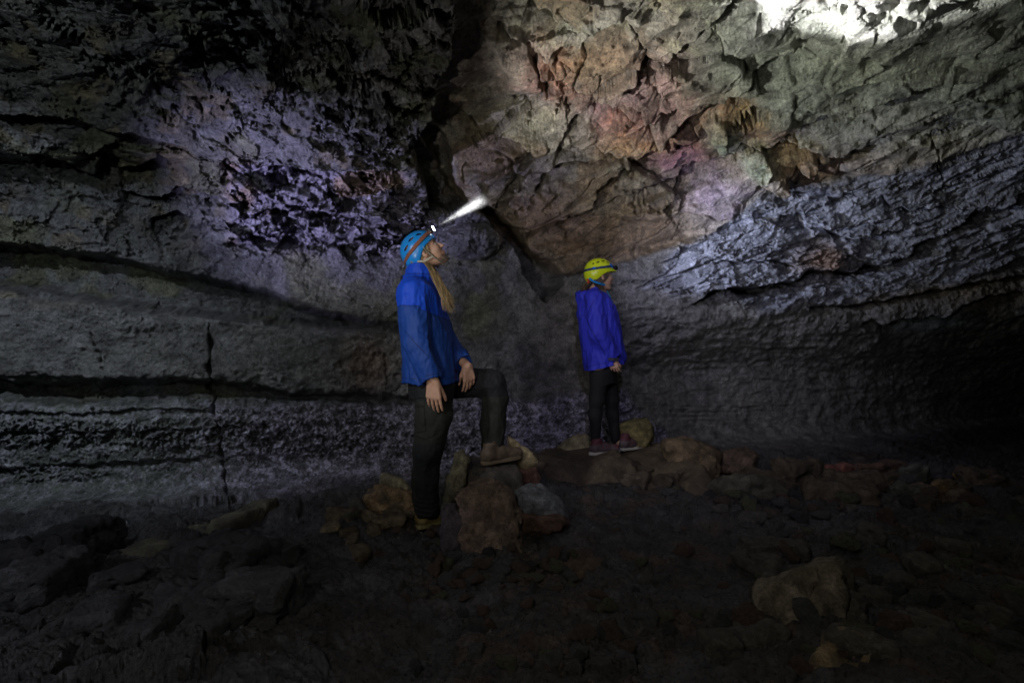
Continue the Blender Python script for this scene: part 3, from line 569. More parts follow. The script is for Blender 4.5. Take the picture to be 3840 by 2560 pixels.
rock(zc('R8', [(500, 1340), (560, 1310), (630, 1340), (640, 1400), (560, 1430), (500, 1400)]), 2.2, .14, (.06, .058, .055), 'dark stone below left corner of the largest tan block', seed=69, name='rock', cat='rock', group=G_)
rock(zc('R7', [(1560, 1100), (1620, 1085), (1700, 1130), (1750, 1210), (1795, 1260), (1740, 1340), (1690, 1355), (1600, 1300), (1565, 1200)]), 2.5, .2, (.115, .115, .062), 'rounded yellow olive boulder in bottom centre foreground', seed=71, lean=.12, group=G_)
rock(zc('R7', [(1880, 1190), (1960, 1180), (2050, 1170), (2040, 1230), (1960, 1255), (1890, 1240)]), 2.6, .16, (.12, .07, .05), 'brick brown stone right of the yellow olive boulder', seed=73, lean=.1, name='rock', cat='rock', group=G_)
rock(zc('R7', [(1770, 1030), (1810, 1015), (1855, 1050), (1850, 1085), (1790, 1080)]), 2.85, .12, (.15, .08, .045), 'small rust stone above the brick brown stone', seed=75, name='rock', cat='rock', group=G_)
rock(zc('R7', [(1150, 1000), (1250, 930), (1400, 880), (1560, 830), (1720, 850), (1730, 900), (1600, 970), (1400, 1030), (1280, 1080), (1180, 1070)]), 2.85, .28, (.085, .058, .040), 'long slanting brown slab crusted with grit in front of brown pillar block', seed=77, lean=.12, rough=.03, group=G_)
pp = []
for x, y in ((350, 2170), (520, 2150), (640, 2110), (800, 2055), (960, 1965)):
    Yq = CAMZ*FN/(y-1280); a_ = W(x, y, Yq); a_[2] = -.02; pp += [a_, a_+np.array([.01, .03, .11]), a_+np.array([.04, .22, .12]), a_+np.array([.04, .28, -.02])]
rock3(pp, (.095, .09, .062), 'long pale slab lying aslant at foot of left wall', seed=79, rough=.012, group=G_)
# the low bank of broken blocks: more angular boulders of middle size
rb = random.Random(21)
def chunk(x, y, s, col, label, grp, seed):
    p = surf(x, y); q = np.array([[rb.uniform(.55, 1)*sx, rb.uniform(.55, 1)*sy, rb.uniform(.5, 1)*sz] for sx in (-1, 1) for sy in (-1, 1) for sz in (-.9, .8)]+[[rb.uniform(-.9, .9), rb.uniform(-.9, .9), rb.uniform(-.2, 1)] for _ in range(5)])
    q *= np.array([rb.uniform(.9, 1.7), rb.uniform(.7, 1.1), rb.uniform(.45, .8)])*s; a = rb.uniform(0, 3.1); ca, sa = math.cos(a), math.sin(a); q = np.stack([q[:, 0]*ca-q[:, 1]*sa, q[:, 0]*sa+q[:, 1]*ca, q[:, 2]], 1)
    o = stone_mesh('boulder', q+p+np.array([0, 0, s*.28]), M_STONE, np.array(col)*rb.uniform(.7, 1.4), seed=seed, edge=max(.02, s*.12), facet=.5); tag(o, label, 'boulder', grp)
for k in range(26):
    x = 2020+k*66+rb.uniform(-40, 40); y = 1740+(x-2020)*.055+rb.uniform(-15, 75); chunk(x, y, rb.uniform(.07, .19), (.085, .065, .045), 'dark angular block among the low bank of broken rock along foot of right wall', 'angular blocks in the low bank', 200+k)
for k in range(34):
    x = rb.uniform(2650, 3850); y = 1880+650*rb.random()**1.3; chunk(x, y, rb.uniform(.035, .09), (.070, .066, .055), 'dim angular block lying in the rubble of the right foreground', 'angular blocks in the right foreground', 240+k)
for k in range(16):
    x = rb.uniform(1230, 1500); y = 1960+130*rb.random(); chunk(x, y, rb.uniform(.035, .08), (.11, .085, .05), 'small angular block in the heap around the feet of the man', 'small blocks around the feet of the man', 280+k)
for k in range(22):
    x = rb.uniform(-10, 1300); y = 2080+430*rb.random(); chunk(x, y, rb.uniform(.06, .17), (.040, .040, .043), 'rugged black lava chunk on the left foreground bank', 'lava chunks on the left foreground bank', 300+k)
# small stones: five kinds, each copied over the floor
kinds = (('small brown stone lying loose in the floor rubble', (.085, .062, .045)), ('small grey stone lying loose in the floor rubble', (.085, .088, .092)), ('small rust red stone lying loose in the floor rubble', (.10, .062, .048)),
         ('small olive stone lying loose in the floor rubble', (.095, .098, .06)), ('small black stone lying loose in the floor rubble', (.04, .04, .042)))
spots = []
rr = random.Random(5)
def scatter(n, x0, x1, y0, y1, s0, s1):
    for _ in range(n):
        x = rr.uniform(x0, x1); y = y0+(y1-y0)*rr.random(); spots.append((x, y, rr.uniform(s0, s1)))
scatter(60, 1620, 2160, 2070, 2200, .02, .055); scatter(26, 2200, 2700, 2000, 2500, .02, .06); scatter(130, 2700, 3830, 1860, 2540, .02, .08)
scatter(30, 2500, 3500, 1830, 1900, .03, .08); scatter(30, 1500, 2300, 2200, 2540, .015, .05); scatter(14, 1300, 1700, 1990, 2080, .02, .05)
first = {}
for n, (x, y, s) in enumerate(spots):
    k = n % 5
    if (n//5) % 4 == 0 or (k, 0) not in first: v = (n//20) % 3
    v = (n//5) % 3
    p = surf(x, y)
    if (k, v) not in first:
        q = RS.normal(size=(13, 3)); q /= np.linalg.norm(q, axis=1)[:, None]; q *= RS.uniform(.7, 1.1, (13, 1)); q[:, 2] *= .85; q[:, 0] *= 1.15
        o = stone_mesh('small_stone', q, M_STONE, kinds[k][1], seed=80+k*3+v, edge=.22, smooth=1, rough=.1, origin=(0, 0, 0)); first[(k, v)] = o
    else:
        o = first[(k, v)].copy(); C.objects.link(o)
    tag(o, kinds[k][0], 'stone', 'small '+kinds[k][0].split()[1]+' stones scattered on the cave floor' if k != 2 else 'small rust red stones scattered on the cave floor')
    o.location = Vector(p)+Vector((0, 0, s*.25)); o.scale = (s*rr.uniform(.8, 1.3), s*rr.uniform(.8, 1.3), s*rr.uniform(.6, 1.1)); o.rotation_euler = (rr.uniform(-.4, .4), rr.uniform(-.4, .4), rr.uniform(0, 6.28))

# ------------------------------------------------------------------ figures: signed distance fields turned into one surface
class Field:
    def __init__(s, lo, hi, h):
        s.lo = np.array(lo, float); s.h = h; s.n = np.ceil((np.array(hi)-s.lo)/h).astype(int)+1
        s.F = np.full(s.n, .5, np.float32)
    def box(s, lo, hi):
        a = np.clip(np.floor((np.array(lo)-s.lo)/s.h).astype(int), 0, s.n); b = np.clip(np.ceil((np.array(hi)-s.lo)/s.h).astype(int)+1, 0, s.n)
        sl = tuple(slice(i, j) for i, j in zip(a, b))
        g = [(s.lo[k]+s.h*np.arange(a[k], b[k])).astype(np.float32) for k in range(3)]
        return sl, g[0][:, None, None], g[1][None, :, None], g[2][None, None, :]
    def put(s, fn, lo, hi, k=.0, sub=False):
        m = k+3*s.h+.012; sl, x, y, z = s.box(np.array(lo)-m, np.array(hi)+m); A = s.F[sl]
        if A.size == 0: return s
        d = fn(x, y, z).astype(np.float32)
        if sub: d = -d; r = np.maximum(A, d) if k <= 0 else -s.smin(-A, -d, k)
        else: r = np.minimum(A, d) if k <= 0 else s.smin(A, d, k)
        s.F[sl] = r; return s
    @staticmethod
    def smin(a, b, k):
        hh = np.clip(.5+.5*(b-a)/k, 0, 1); return b*(1-hh)+a*hh-k*hh*(1-hh)
    def cap(s, a, b, r1, r2=None, k=.0, sub=False):
        r2 = r1 if r2 is None else r2; a = np.array(a, float); b = np.array(b, float); d = b-a; L = (d*d).sum()+1e-12; R = max(r1, r2)
        def fn(x, y, z):
            t = np.clip(((x-a[0])*d[0]+(y-a[1])*d[1]+(z-a[2])*d[2])/L, 0, 1)
            return np.sqrt((x-a[0]-t*d[0])**2+(y-a[1]-t*d[1])**2+(z-a[2]-t*d[2])**2)-(r1+(r2-r1)*t)
        return s.put(fn, np.minimum(a, b)-R, np.maximum(a, b)+R, k, sub)
    def ell(s, c, r, R=None, k=.0, sub=False):
        c = np.array(c, float); r = np.array(r, float); R = np.eye(3) if R is None else R; m = r.max()
        def fn(x, y, z):
            X, Y, Z = x-c[0], y-c[1], z-c[2]
            u = R[0, 0]*X+R[1, 0]*Y+R[2, 0]*Z; v = R[0, 1]*X+R[1, 1]*Y+R[2, 1]*Z; w = R[0, 2]*X+R[1, 2]*Y+R[2, 2]*Z
            k0 = np.sqrt((u/r[0])**2+(v/r[1])**2+(w/r[2])**2); k1 = np.sqrt((u/r[0]**2)**2+(v/r[1]**2)**2+(w/r[2]**2)**2)+1e-9
            return k0*(k0-1)/k1
        return s.put(fn, c-m, c+m, k, sub)
    def loft(s, rows, k=.0, power=2.3):
        """rows of (z, centre x, centre y, half x, half y)"""
        rows = sorted(rows); Zs = np.array([q[0] for q in rows]); P = [np.array([q[i] for q in rows]) for i in range(1, 5)]
        lo = (min(P[0]-P[2]), min(P[1]-P[3]), Zs[0]); hi = (max(P[0]+P[2]), max(P[1]+P[3]), Zs[-1])
        def fn(x, y, z):
            cx, cy, hx, hy = (np.interp(z.ravel(), Zs, p)[None, None, :] for p in P)
            q = (np.abs((x-cx)/hx)**power+np.abs((y-cy)/hy)**power)**(1/power)
            d = (q-1)*np.minimum(hx, hy); return np.maximum(d, np.maximum(Zs[0]-z, z-Zs[-1])+0*x)
        return s.put(fn, lo, hi, k)
    def add(s, fn):
        x = s.lo[0]+s.h*np.arange(s.n[0]); y = s.lo[1]+s.h*np.arange(s.n[1]); z = s.lo[2]+s.h*np.arange(s.n[2])
        s.F += fn(x[:, None, None], y[None, :, None], z[None, None, :]).astype(np.float32); return s
    def noise(s, amp, f, oct=3, sc=(1, 1, 1), off=0., fn=None):
        m = np.abs(s.F) < .03; i = np.argwhere(m); P = s.lo+i*s.h
        s.F[m] += amp*((fbm if fn is None else fn)(P*np.array(sc), f, oct, off=off)); return s
    def mesh(s):
        F = s.F; neg = F < 0; n = s.n
        c = np.zeros(tuple(n-1), np.int8)
        for dx in (0, 1):
            for dy in (0, 1):
                for dz in (0, 1): c += neg[dx:n[0]-1+dx, dy:n[1]-1+dy, dz:n[2]-1+dz]
        act = np.argwhere((c > 0) & (c < 8)); ids = np.full(tuple(n-1), -1, np.int32); ids[tuple(act.T)] = np.arange(len(act))
        acc = np.zeros((len(act), 3)); cnt = np.zeros(len(act)); cs = [(0, 0, 0), (1, 0, 0), (0, 1, 0), (1, 1, 0), (0, 0, 1), (1, 0, 1), (0, 1, 1), (1, 1, 1)]
        for a, b in ((0, 1), (2, 3), (4, 5), (6, 7), (0, 2), (1, 3), (4, 6), (5, 7), (0, 4), (1, 5), (2, 6), (3, 7)):
            A = act+cs[a]; B = act+cs[b]; fa = F[tuple(A.T)]; fb = F[tuple(B.T)]; m = (fa < 0) != (fb < 0)
            t = np.where(m, fa/(fa-fb+1e-20), 0)[:, None]; acc += np.where(m[:, None], A+(B-A)*t, 0); cnt += m
        V = s.lo+s.h*acc/cnt[:, None]; Q = []
        for axx in range(3):
            o1, o2 = [(1, 2), (2, 0), (0, 1)][axx]; e = np.zeros(3, int); e[axx] = 1
            sl0 = [slice(1, None)]*3; sl0[axx] = slice(0, -1); sl1 = [slice(1, None)]*3; sl1[axx] = slice(1, None)
            a = neg[tuple(sl0)]; b = neg[tuple(sl1)]; E = np.argwhere(a != b)
            off = np.ones(3, int); off[axx] = 0; E = E+off; ok = np.all(E < n-1, axis=1); E = E[ok]; flip = neg[tuple(E.T)]
            u = np.zeros(3, int); u[o1] = 1; v = np.zeros(3, int); v[o2] = 1
            q = np.stack([ids[tuple((E-u-v).T)], ids[tuple((E-v).T)], ids[tuple(E.T)], ids[tuple((E-u).T)]], 1)
            q[~flip] = q[~flip][:, ::-1]; Q.append(q)
        Q = np.vstack(Q); Q = Q[(Q >= 0).all(1)]; return V, Q
def emit_field(name, fld, mat, parent, colf, org, relax=1):
    V, Q = fld.mesh()
    for _ in range(relax):                                # gentle relax over the quad edges
        A = np.zeros_like(V); c = np.zeros(len(V))
        for i in range(4):
            a, b = Q[:, i], Q[:, (i+1) % 4]
            for k in range(3): A[:, k] += np.bincount(a, V[b, k], len(V))+np.bincount(b, V[a, k], len(V))
            c += np.bincount(a, minlength=len(V))+np.bincount(b, minlength=len(V))
        V = V*.45+.55*A/np.maximum(c, 1)[:, None]
    cc = colf(V) if callable(colf) else np.tile(np.array(colf, float), (len(V), 1))
    o = mesh_from(name, V-np.array(org), Q, mat, None, cc)
    if parent is None: o.location = Vector(org)
    else: o.parent = parent
    return o
def seg_mesh(paths, radii, nseg=6):
    V = []; F = []
    for P, R in zip(paths, radii):
        P = np.asarray(P, float); n = len(P); T = np.gradient(P, axis=0); T /= np.linalg.norm(T, axis=1)[:, None]+1e-9
        up = np.array([.31, .92, .23]); A = np.cross(T, up); A /= np.linalg.norm(A, axis=1)[:, None]+1e-9; B = np.cross(T, A); b0 = sum(len(v) for v in V)
        th = np.arange(nseg)/nseg*2*math.pi; R = np.broadcast_to(R, (n,))
        ring = P[:, None, :]+R[:, None, None]*(np.cos(th)[None, :, None]*A[:, None, :]+np.sin(th)[None, :, None]*B[:, None, :])
        V.append(ring.reshape(-1, 3))
        for i in range(n-1):
            for j in range(nseg): F.append([b0+i*nseg+j, b0+i*nseg+(j+1) % nseg, b0+(i+1)*nseg+(j+1) % nseg, b0+(i+1)*nseg+j])
    return np.vstack(V), np.array(F)
def tube(name, paths, radii, mat, parent, org, col=(1, 1, 1), nseg=6):
    V, F = seg_mesh(paths, radii, nseg); cv = np.repeat(RS.uniform(.45, 1.7, len(paths)) if len(paths) > 20 else np.ones(len(paths)), [len(p)*nseg for p in paths])
    o = mesh_from(name, V-np.array(org), F, mat, None, np.array(col, float)[None]*cv[:, None])
    if parent is None: o.location = Vector(org)
    else: o.parent = parent
    return o
def strip(name, pts, nrm, width, thick, mat, parent, org, col=(1, 1, 1)):
    """a flat webbing band along pts, its flat side facing nrm"""
    P = np.asarray(pts, float); Nn = np.asarray(nrm, float); n = len(P)
    if Nn.ndim == 1: Nn = np.tile(Nn, (n, 1))
    T = np.gradient(P, axis=0); T /= np.linalg.norm(T, axis=1)[:, None]; Nn = Nn-(Nn*T).sum(1)[:, None]*T; Nn /= np.linalg.norm(Nn, axis=1)[:, None]; B = np.cross(T, Nn)
    ring = np.stack([P+B*width/2+Nn*thick/2, P-B*width/2+Nn*thick/2, P-B*width/2-Nn*thick/2, P+B*width/2-Nn*thick/2], 1).reshape(-1, 3); F = []
    for i in range(n-1):
        for j in range(4): F.append([i*4+j, i*4+(j+1) % 4, (i+1)*4+(j+1) % 4, (i+1)*4+j])
    F += [[0, 1, 2, 3], [4*n-1, 4*n-2, 4*n-3, 4*n-4]]
    o = mesh_from(name, ring-np.array(org), F, mat, parent and None, np.tile(np.array(col, float), (len(ring), 1)), smooth=False)
    if parent is None: o.location = Vector(org)
    else: o.parent = parent
    return o
def unit(v): v = np.array(v, float); return v/np.linalg.norm(v)
def hand(f, wr, d, a, s=1.0, curl=.5, spread=.5, thumb=(.95, .42, .35), kk=.010, fc=None):
    """wr wrist, d towards the fingers, a from little finger to index; fingers curl towards n"""
    wr = np.array(wr, float); d = unit(d); a = unit(np.array(a)-np.dot(a, d)*d); n = unit(np.cross(d, a))*1.0
    if fc is not None: n = n*fc
    for j, (o, L, r, mt) in enumerate(((-.033, .062, .0078, .078), (-.011, .076, .0088, .086), (.011, .080, .0090, .090), (.032, .073, .0088, .088))):
        kn = wr+s*(d*mt+a*o+n*(-.004)); f.cap(wr+s*(a*o*.55), kn, .0165*s, .0118*s, k=.012*s)
        c = curl*(1.15-.13*j); p = kn; dd = d+a*o*spread*6; dd = unit(dd)
        for q, (fr, rad) in enumerate(((.44, r), (.31, r*.93), (.25, r*.82))):
            an = c*(.55, 1.25, 1.75)[q]; dir_ = dd*math.cos(an)+n*math.sin(an); p2 = p+dir_*L*fr*s
            f.cap(p, p2, rad*s*(1.04 if q else 1.08), rad*.93*s, k=.0035*s); p = p2
    t0 = wr+s*(d*.020+a*.022+n*.006); t1 = t0+s*.040*unit(d*thumb[0]+a*thumb[1]+n*thumb[2]); t2 = t1+s*.033*unit(d*1.1+a*.35+n*thumb[2]*1.3); t3 = t2+s*.026*unit(d*1.1+a*.05+n*thumb[2]*1.6)
    f.cap(t0, t1, .0155*s, .0112*s, k=.012*s); f.cap(t1, t2, .0108*s, .0095*s, k=.004*s); f.cap(t2, t3, .0095*s, .0080*s, k=.003*s)
def rotm(pitch, yaw, roll=0):
    cp, sp = math.cos(pitch), math.sin(pitch); cy, sy = math.cos(yaw), math.sin(yaw); cr, sr = math.cos(roll), math.sin(roll)
    Ry = np.array([[cp, 0, -sp], [0, 1, 0], [sp, 0, cp]]); Rz = np.array([[cy, -sy, 0], [sy, cy, 0], [0, 0, 1]]); Rx = np.array([[1, 0, 0], [0, cr, -sr], [0, sr, cr]])
    return Rz@Ry@Rx                                        # x forward, y to the person's left, z up
def head(f, o, R, s, fem=False):
    P = lambda x, y, z: o+s*(R@np.array([x, y, z], float)); e = lambda c, r, k=.012, sub=False, rot=None: f.ell(P(*c), np.array(r)*s, R if rot is None else R@rot, k*s, sub)
    e((-.016, 0, .045), (.096, .074, .086)); e((.040, 0, .050), (.052, .060, .058), .03)
    e((.040, 0, -.030), (.050, .056, .062), .03); e((.030, 0, -.062), (.052, .050, .038), .025)
    f.cap(P(-.02, .05, -.035), P(.062, .020, -.094), .020*s, .015*s, .028*s); f.cap(P(-.02, -.05, -.035), P(.062, -.020, -.094), .020*s, .015*s, .028*s)
    e((.076, 0, -.096), (.018, .022, .017), .018)                                       # chin
    for q in (1, -1):
        e((.068, .034*q, -.018), (.022, .022, .022), .022); f.cap(P(.080, .012*q, .026), P(.070, .045*q, .024), .009*s, .007*s, .012*s)
        e((.086, .031*q, .008), (.016, .015, .011), .008, True)
        f.ell(P(.0755, .031*q, .008), np.array((.0125, .0125, .0115))*s, R, .002*s)
        f.cap(P(.084, .018*q, .0155), P(.080, .043*q, .012), .0030*s, .0026*s, .004*s); f.cap(P(.084, .019*q, .001), P(.080, .043*q, .004), .0026*s, .002*s, .003*s)
        er = np.array([[1, 0, 0], [0, 1, 0], [0, 0, 1.]])
        e((-.006, .077*q, -.004), (.017, .007, .030), .004); e((.004, .081*q, -.003), (.008, .006, .017), .004, True)
    f.cap(P(.088, 0, .016), P(.109, 0, -.016), .0085*s, .0105*s, .010*s); f.ell(P(.112, 0, -.021), np.array((.0115, .0115, .0095))*s, R, .006*s)
    for q in (1, -1): f.ell(P(.100, .0115*q, -.024), np.array((.009, .0065, .007))*s, R, .005*s)
    e((.082, 0, -.052), (.017, .026, .020), .012)
    f.cap(P(.096, -.015, -.050), P(.096, .015, -.050), .0058*s, .0058*s, .004*s); f.cap(P(.094, -.013, -.061), P(.094, .013, -.061), .0066*s, .0066*s, .004*s)
    f.cap(P(.101, -.020, -.0555), P(.101, .020, -.0555), .0016*s, .0016*s, .002*s, True)
    return P
SKIN = np.array((.46, .27, .19)); LIP = np.array((.40, .17, .14))
def skin_col(o, R, s, skin=SKIN):
    def f(V):
        L = ((V-o)@R)/s; c = np.tile(skin, (len(V), 1)); hd = np.linalg.norm(L, axis=1) < .16
        c *= (1+.10*fbm(V, 30, 3))[:, None]
        lip = hd & (L[:, 0] > .085) & (np.abs(L[:, 1]) < .024) & (np.abs(L[:, 2]+.0555) < .0115); c[lip] = LIP
        for q in (1, -1):
            d = np.linalg.norm(L-np.array((.0755, .031*q, .008)), axis=1); ey = (d < .0138) & (np.abs(L[:, 2]-.008) < .007) & (L[:, 0] > .078); c[ey] = (.62, .60, .57)
            c[ey & (np.hypot(L[:, 1]-.031*q, L[:, 2]-.008) < .0058)] = (.07, .05, .035)
            br = hd & (L[:, 0] > .062) & (np.abs(L[:, 2]-.026-.0*(q)) < .0045) & (np.abs(np.abs(L[:, 1])-.030) < .019); c[br] = (.17, .105, .05)
        nose = np.exp(-(np.linalg.norm(L-np.array((.115, 0, -.02)), axis=1)/.02)**2)[:, None]; c = c*(1-.25*nose)+.25*nose*np.array((.5, .2, .15))
        return c
    return f
M_SKIN = plain_mat('skin', rough=.5, bscale=400, bstr=.2, var=.1, sss=.12)
M_CLOTH = plain_mat('shell_fabric', rough=.66, bscale=500, bstr=.12, var=.10, spec=.3)
M_PANT = plain_mat('trouser_fabric', rough=.8, bscale=500, bstr=.25, var=.2, spec=.25)
M_HAIR = plain_mat('hair', rough=.42, bscale=600, bstr=.1, var=.35, spec=.5)
M_SHOE = plain_mat('shoe_leather', rough=.65, bscale=250, bstr=.3, var=.25, spec=.3)
M_HELM = plain_mat('helmet_shell', rough=.28, bscale=80, bstr=.0, var=.04, spec=.5)
M_WEB = plain_mat('webbing', rough=.7, bscale=900, bstr=.3, var=.2, spec=.25)
M_BLACK = plain_mat('black_plastic', (.02, .02, .022), rough=.4, var=.1)
M_LENS = plain_mat('lamp_lens', (.9, .95, 1), rough=.2, var=0, emit=((.85, .93, 1), 45))
def helmet(o, R, s, parent, org, colf, brim, vents, cut=None, k=1.0):
    P = lambda x, y, z: o+s*(R@np.array([x, y, z], float)); f = Field(o-.19, o+.19, .0035)
    f.ell(P(-.014, 0, .052), np.array((.126, .100, .108))*s*k, R); f.ell(P(-.055, 0, .010), np.array((.084, .090, .078))*s*k, R, .03)
    if brim: f.ell(P(.095, 0, .048), np.array((.060, .066, .012))*s, R@rotm(-.18, 0), .022)
    inner = Field(f.lo, o+.19, .0035); inner.F = np.full(f.n, .5, np.float32); inner.n = f.n
    inner.ell(P(-.014, 0, .046), np.array((.108, .085, .094))*s, R); inner.ell(P(-.05, 0, .005), np.array((.070, .076, .068))*s, R, .02)
    x = f.lo[0]+f.h*np.arange(f.n[0]); y = f.lo[1]+f.h*np.arange(f.n[1]); z = f.lo[2]+f.h*np.arange(f.n[2])
    X = x[:, None, None]-o[0]; Y = y[None, :, None]-o[1]; Z = z[None, None, :]-o[2]
    u = (X*R[0, 0]+Y*R[1, 0]+Z*R[2, 0])/s; v = (X*R[0, 1]+Y*R[1, 1]+Z*R[2, 1])/s; w = (X*R[0, 2]+Y*R[1, 2]+Z*R[2, 2])/s
    rim = np.interp(u.ravel(), [-.16, -.12, -.06, -.01, .03, .08, .16], [-.050, -.048, -.030, .010, .030, .040, .044]).reshape(u.shape)
    F = np.maximum(f.F, -inner.F); F = np.maximum(F, (rim-w)*s)
    for (a, b, c_, rw, ln) in vents:                      # oval holes through both sides
        dd = np.sqrt(((u-a)/ln)**2+((w-b-(u-a)*c_)/rw)**2)-1; F = np.where(np.abs(v) > .02, np.maximum(F, -dd*rw*s), F)
    f.F = F.astype(np.float32)
    return emit_field('helmet', f, M_HELM, parent, lambda V: colf(((V-o)@R)/s), org), P
# ================================================================== the man
YM = 3.5
mp = lambda x, y, dy=0.0: W(x, y, YM+dy)
orgM = np.array([W(1600, 1975, 3.46)[0], 3.5, W(1600, 1980, 3.46)[2]])
RM = rotm(math.radians(37), math.radians(4)); sM = 1.0
hoM = W(1597, 952, 3.5)
b = Field(W(1480, 860, 3.5)-np.array([0, .34, 0])+np.array([0, 0, -1.98]), W(2010, 820, 3.5)+np.array([0, .45, .06]), .004)
PM = head(b, hoM, RM, sM)
nk = mp(1583, 1060)
b.cap(PM(-.035, 0, -.035), nk, .058, .066, .03); b.cap(nk, mp(1583, 1150), .07, .10, .05)
b.ell(mp(1588, 1200), (.11, .17, .17), None, .05); b.cap(mp(1590, 1250), mp(1612, 1390), .11, .09, .04)
hipR = mp(1600, 1430, -.10); hipL = mp(1640, 1425, .10); knR = mp(1600, 1660, -.12); anR = mp(1598, 1915, -.08)
knL = mp(1850, 1450, .16); anL = mp(1850, 1690, .14)
b.cap(hipR, knR, .070, .055, .03); b.cap(knR, anR, .052, .036, .02); b.cap(hipL, knL, .070, .055, .03); b.cap(knL, anL, .052, .036, .02)
b.cap(anR, W(1590, 1950, 3.43), .034, .022, .02); b.cap(W(1590, 1952, 3.43), W(1660, 1938, 3.56), .022, .018, .02)
b.cap(anL, W(1832, 1722, 3.6), .036, .03, .02); b.cap(W(1832, 1718, 3.6), W(1930, 1700, 3.7), .03, .024, .03)
shR = mp(1555, 1105, -.19); elR = mp(1562, 1280, -.27); wrR = mp(1624, 1428, -.275)
shL = mp(1600, 1110, .19); elL = mp(1650, 1270, .20); wrL = mp(1752, 1372, -.03)
b.cap(shR, elR, .048, .038, .04); b.cap(elR, wrR, .036, .027, .02); b.cap(shL, elL, .048, .038, .04); b.cap(elL, wrL, .036, .027, .02)
hand(b, wrR, (.06, .02, -1), (1, -.25, .1), 1.08, curl=.34, spread=.32, fc=-1 if np.cross((.1, .02, -1), (1, -.25, .1))[1] < 0 else 1)
hand(b, wrL, (.12, -.05, -1), (-.85, -.55, 0), .98, curl=.62, thumb=(.9, .5, .3), fc=1)
man = emit_field('person', b, M_SKIN, None, skin_col(hoM, RM, sM), orgM)
tag(man, 'bearded man in two tone blue jacket looking up, one foot on a boulder, headlamp lit', 'person')
# jacket: profile rows read along the body (photo y, back x, front x, half depth, centre depth offset)
def rows(tab, Y):
    R_ = []
    for y, xl, xr, hy, cy in tab:
        a = W(xl, y, Y); c = W(xr, y, Y); R_.append((a[2], (a[0]+c[0])/2, Y+cy, abs(c[0]-a[0])/2, hy))
    return R_
j = Field(W(1480, 980, 3.5)-np.array([0, .42, 0])+np.array([0, 0, -.80]), W(1830, 960, 3.5)+np.array([0, .48, .05]), .004)
j.loft(rows([(1046, 1524, 1606, .075, 0), (1068, 1520, 1634, .13, 0), (1092, 1512, 1648, .19, 0), (1130, 1507, 1656, .215, 0), (1180, 1507, 1668, .225, 0), (1240, 1512, 1690, .225, 0), (1300, 1520, 1700, .215, 0), (1360, 1522, 1712, .21, 0), (1424, 1526, 1722, .22, 0)], YM), power=2.5)
j.loft(rows([(1000, 1535, 1622, .080, 0), (1030, 1528, 1630, .085, 0), (1075, 1524, 1640, .095, 0)], YM), .02)
j.cap(shR, elR, .080, .068, .022); j.cap(elR, mp(1614, 1412, -.272), .068, .050, .02)
j.cap(shL, elL, .080, .068, .03); j.cap(elL, mp(1738, 1358, -.01), .066, .050, .03)
j.ell(mp(1560, 1095, -.12), (.09, .12, .07), None, .05)
# folds: shallow creases that run down from the shoulder, and across at the elbow
def folds(V3):
    return 0
j.noise(.010, 5, 3, (1, 1, .45), 3.3); j.noise(-.010, 7, 3, (1.2, 1.2, .5), 7.1, ridged)
hemM = lambda x: 0
j.cap(PM(-.06, 0, -.02), mp(1583, 1030), .072, .070, .0, True)                       # neck opening
zhem = W(0, 1424, YM)[2]
for wr_, el_, cut_ in ((mp(1614, 1412, -.272), elR, 0), (mp(1738, 1358, -.01), elL, 0)):
    d_ = unit(wr_-el_); j.cap(wr_+d_*.040, wr_+d_*.12, .060, .060, .0, True)
SEAM = lambda P: np.interp(P[:, 0], [W(1500, 0, 3.5)[0], W(1600, 0, 3.5)[0], W(1610, 0, 3.5)[0], W(1700, 0, 3.5)[0]], [W(0, 1155, 3.5)[2], W(0, 1158, 3.5)[2], W(0, 1172, 3.5)[2], W(0, 1208, 3.5)[2]])
def seam_fold(V, c, pts, w, k, ymax=9):
    nx = 1920+V[:, 0]/V[:, 1]*FN; ny = 1280-(V[:, 2]-CAMZ)/V[:, 1]*FN; d, _, _ = polydist(pts, nx, ny); c[(d < w) & (V[:, 1] < ymax)] *= k
def jcol(V):
    up = V[:, 2] > SEAM(V); c = np.where(up[:, None], np.array((.006, .060, .52)), np.array((.008, .045, .24)))
    edge = np.abs(V[:, 2]-SEAM(V)) < .004; c[edge] *= .5; hem = np.abs(V[:, 2]-(zhem+.022)) < .0025; c[hem] *= .55
    seam_fold(V, c, zc('P1', [(265, 1120), (330, 1200), (400, 1270), (470, 1345)]), 2.0, .5, 3.45); seam_fold(V, c, zc('P1', [(440, 660), (430, 800), (455, 1000), (470, 1300)]), 2.0, .55, 3.45)
    seam_fold(V, c, zc('P1', [(285, 640), (520, 645)]), 2.2, .5); seam_fold(V, c, zc('P1', [(440, 1500), (540, 1478)]), 2.2, .5, 3.45); return c
jac = emit_field('jacket', j, M_CLOTH, man, jcol, orgM); tag(jac, 'two tone blue hooded shell jacket')
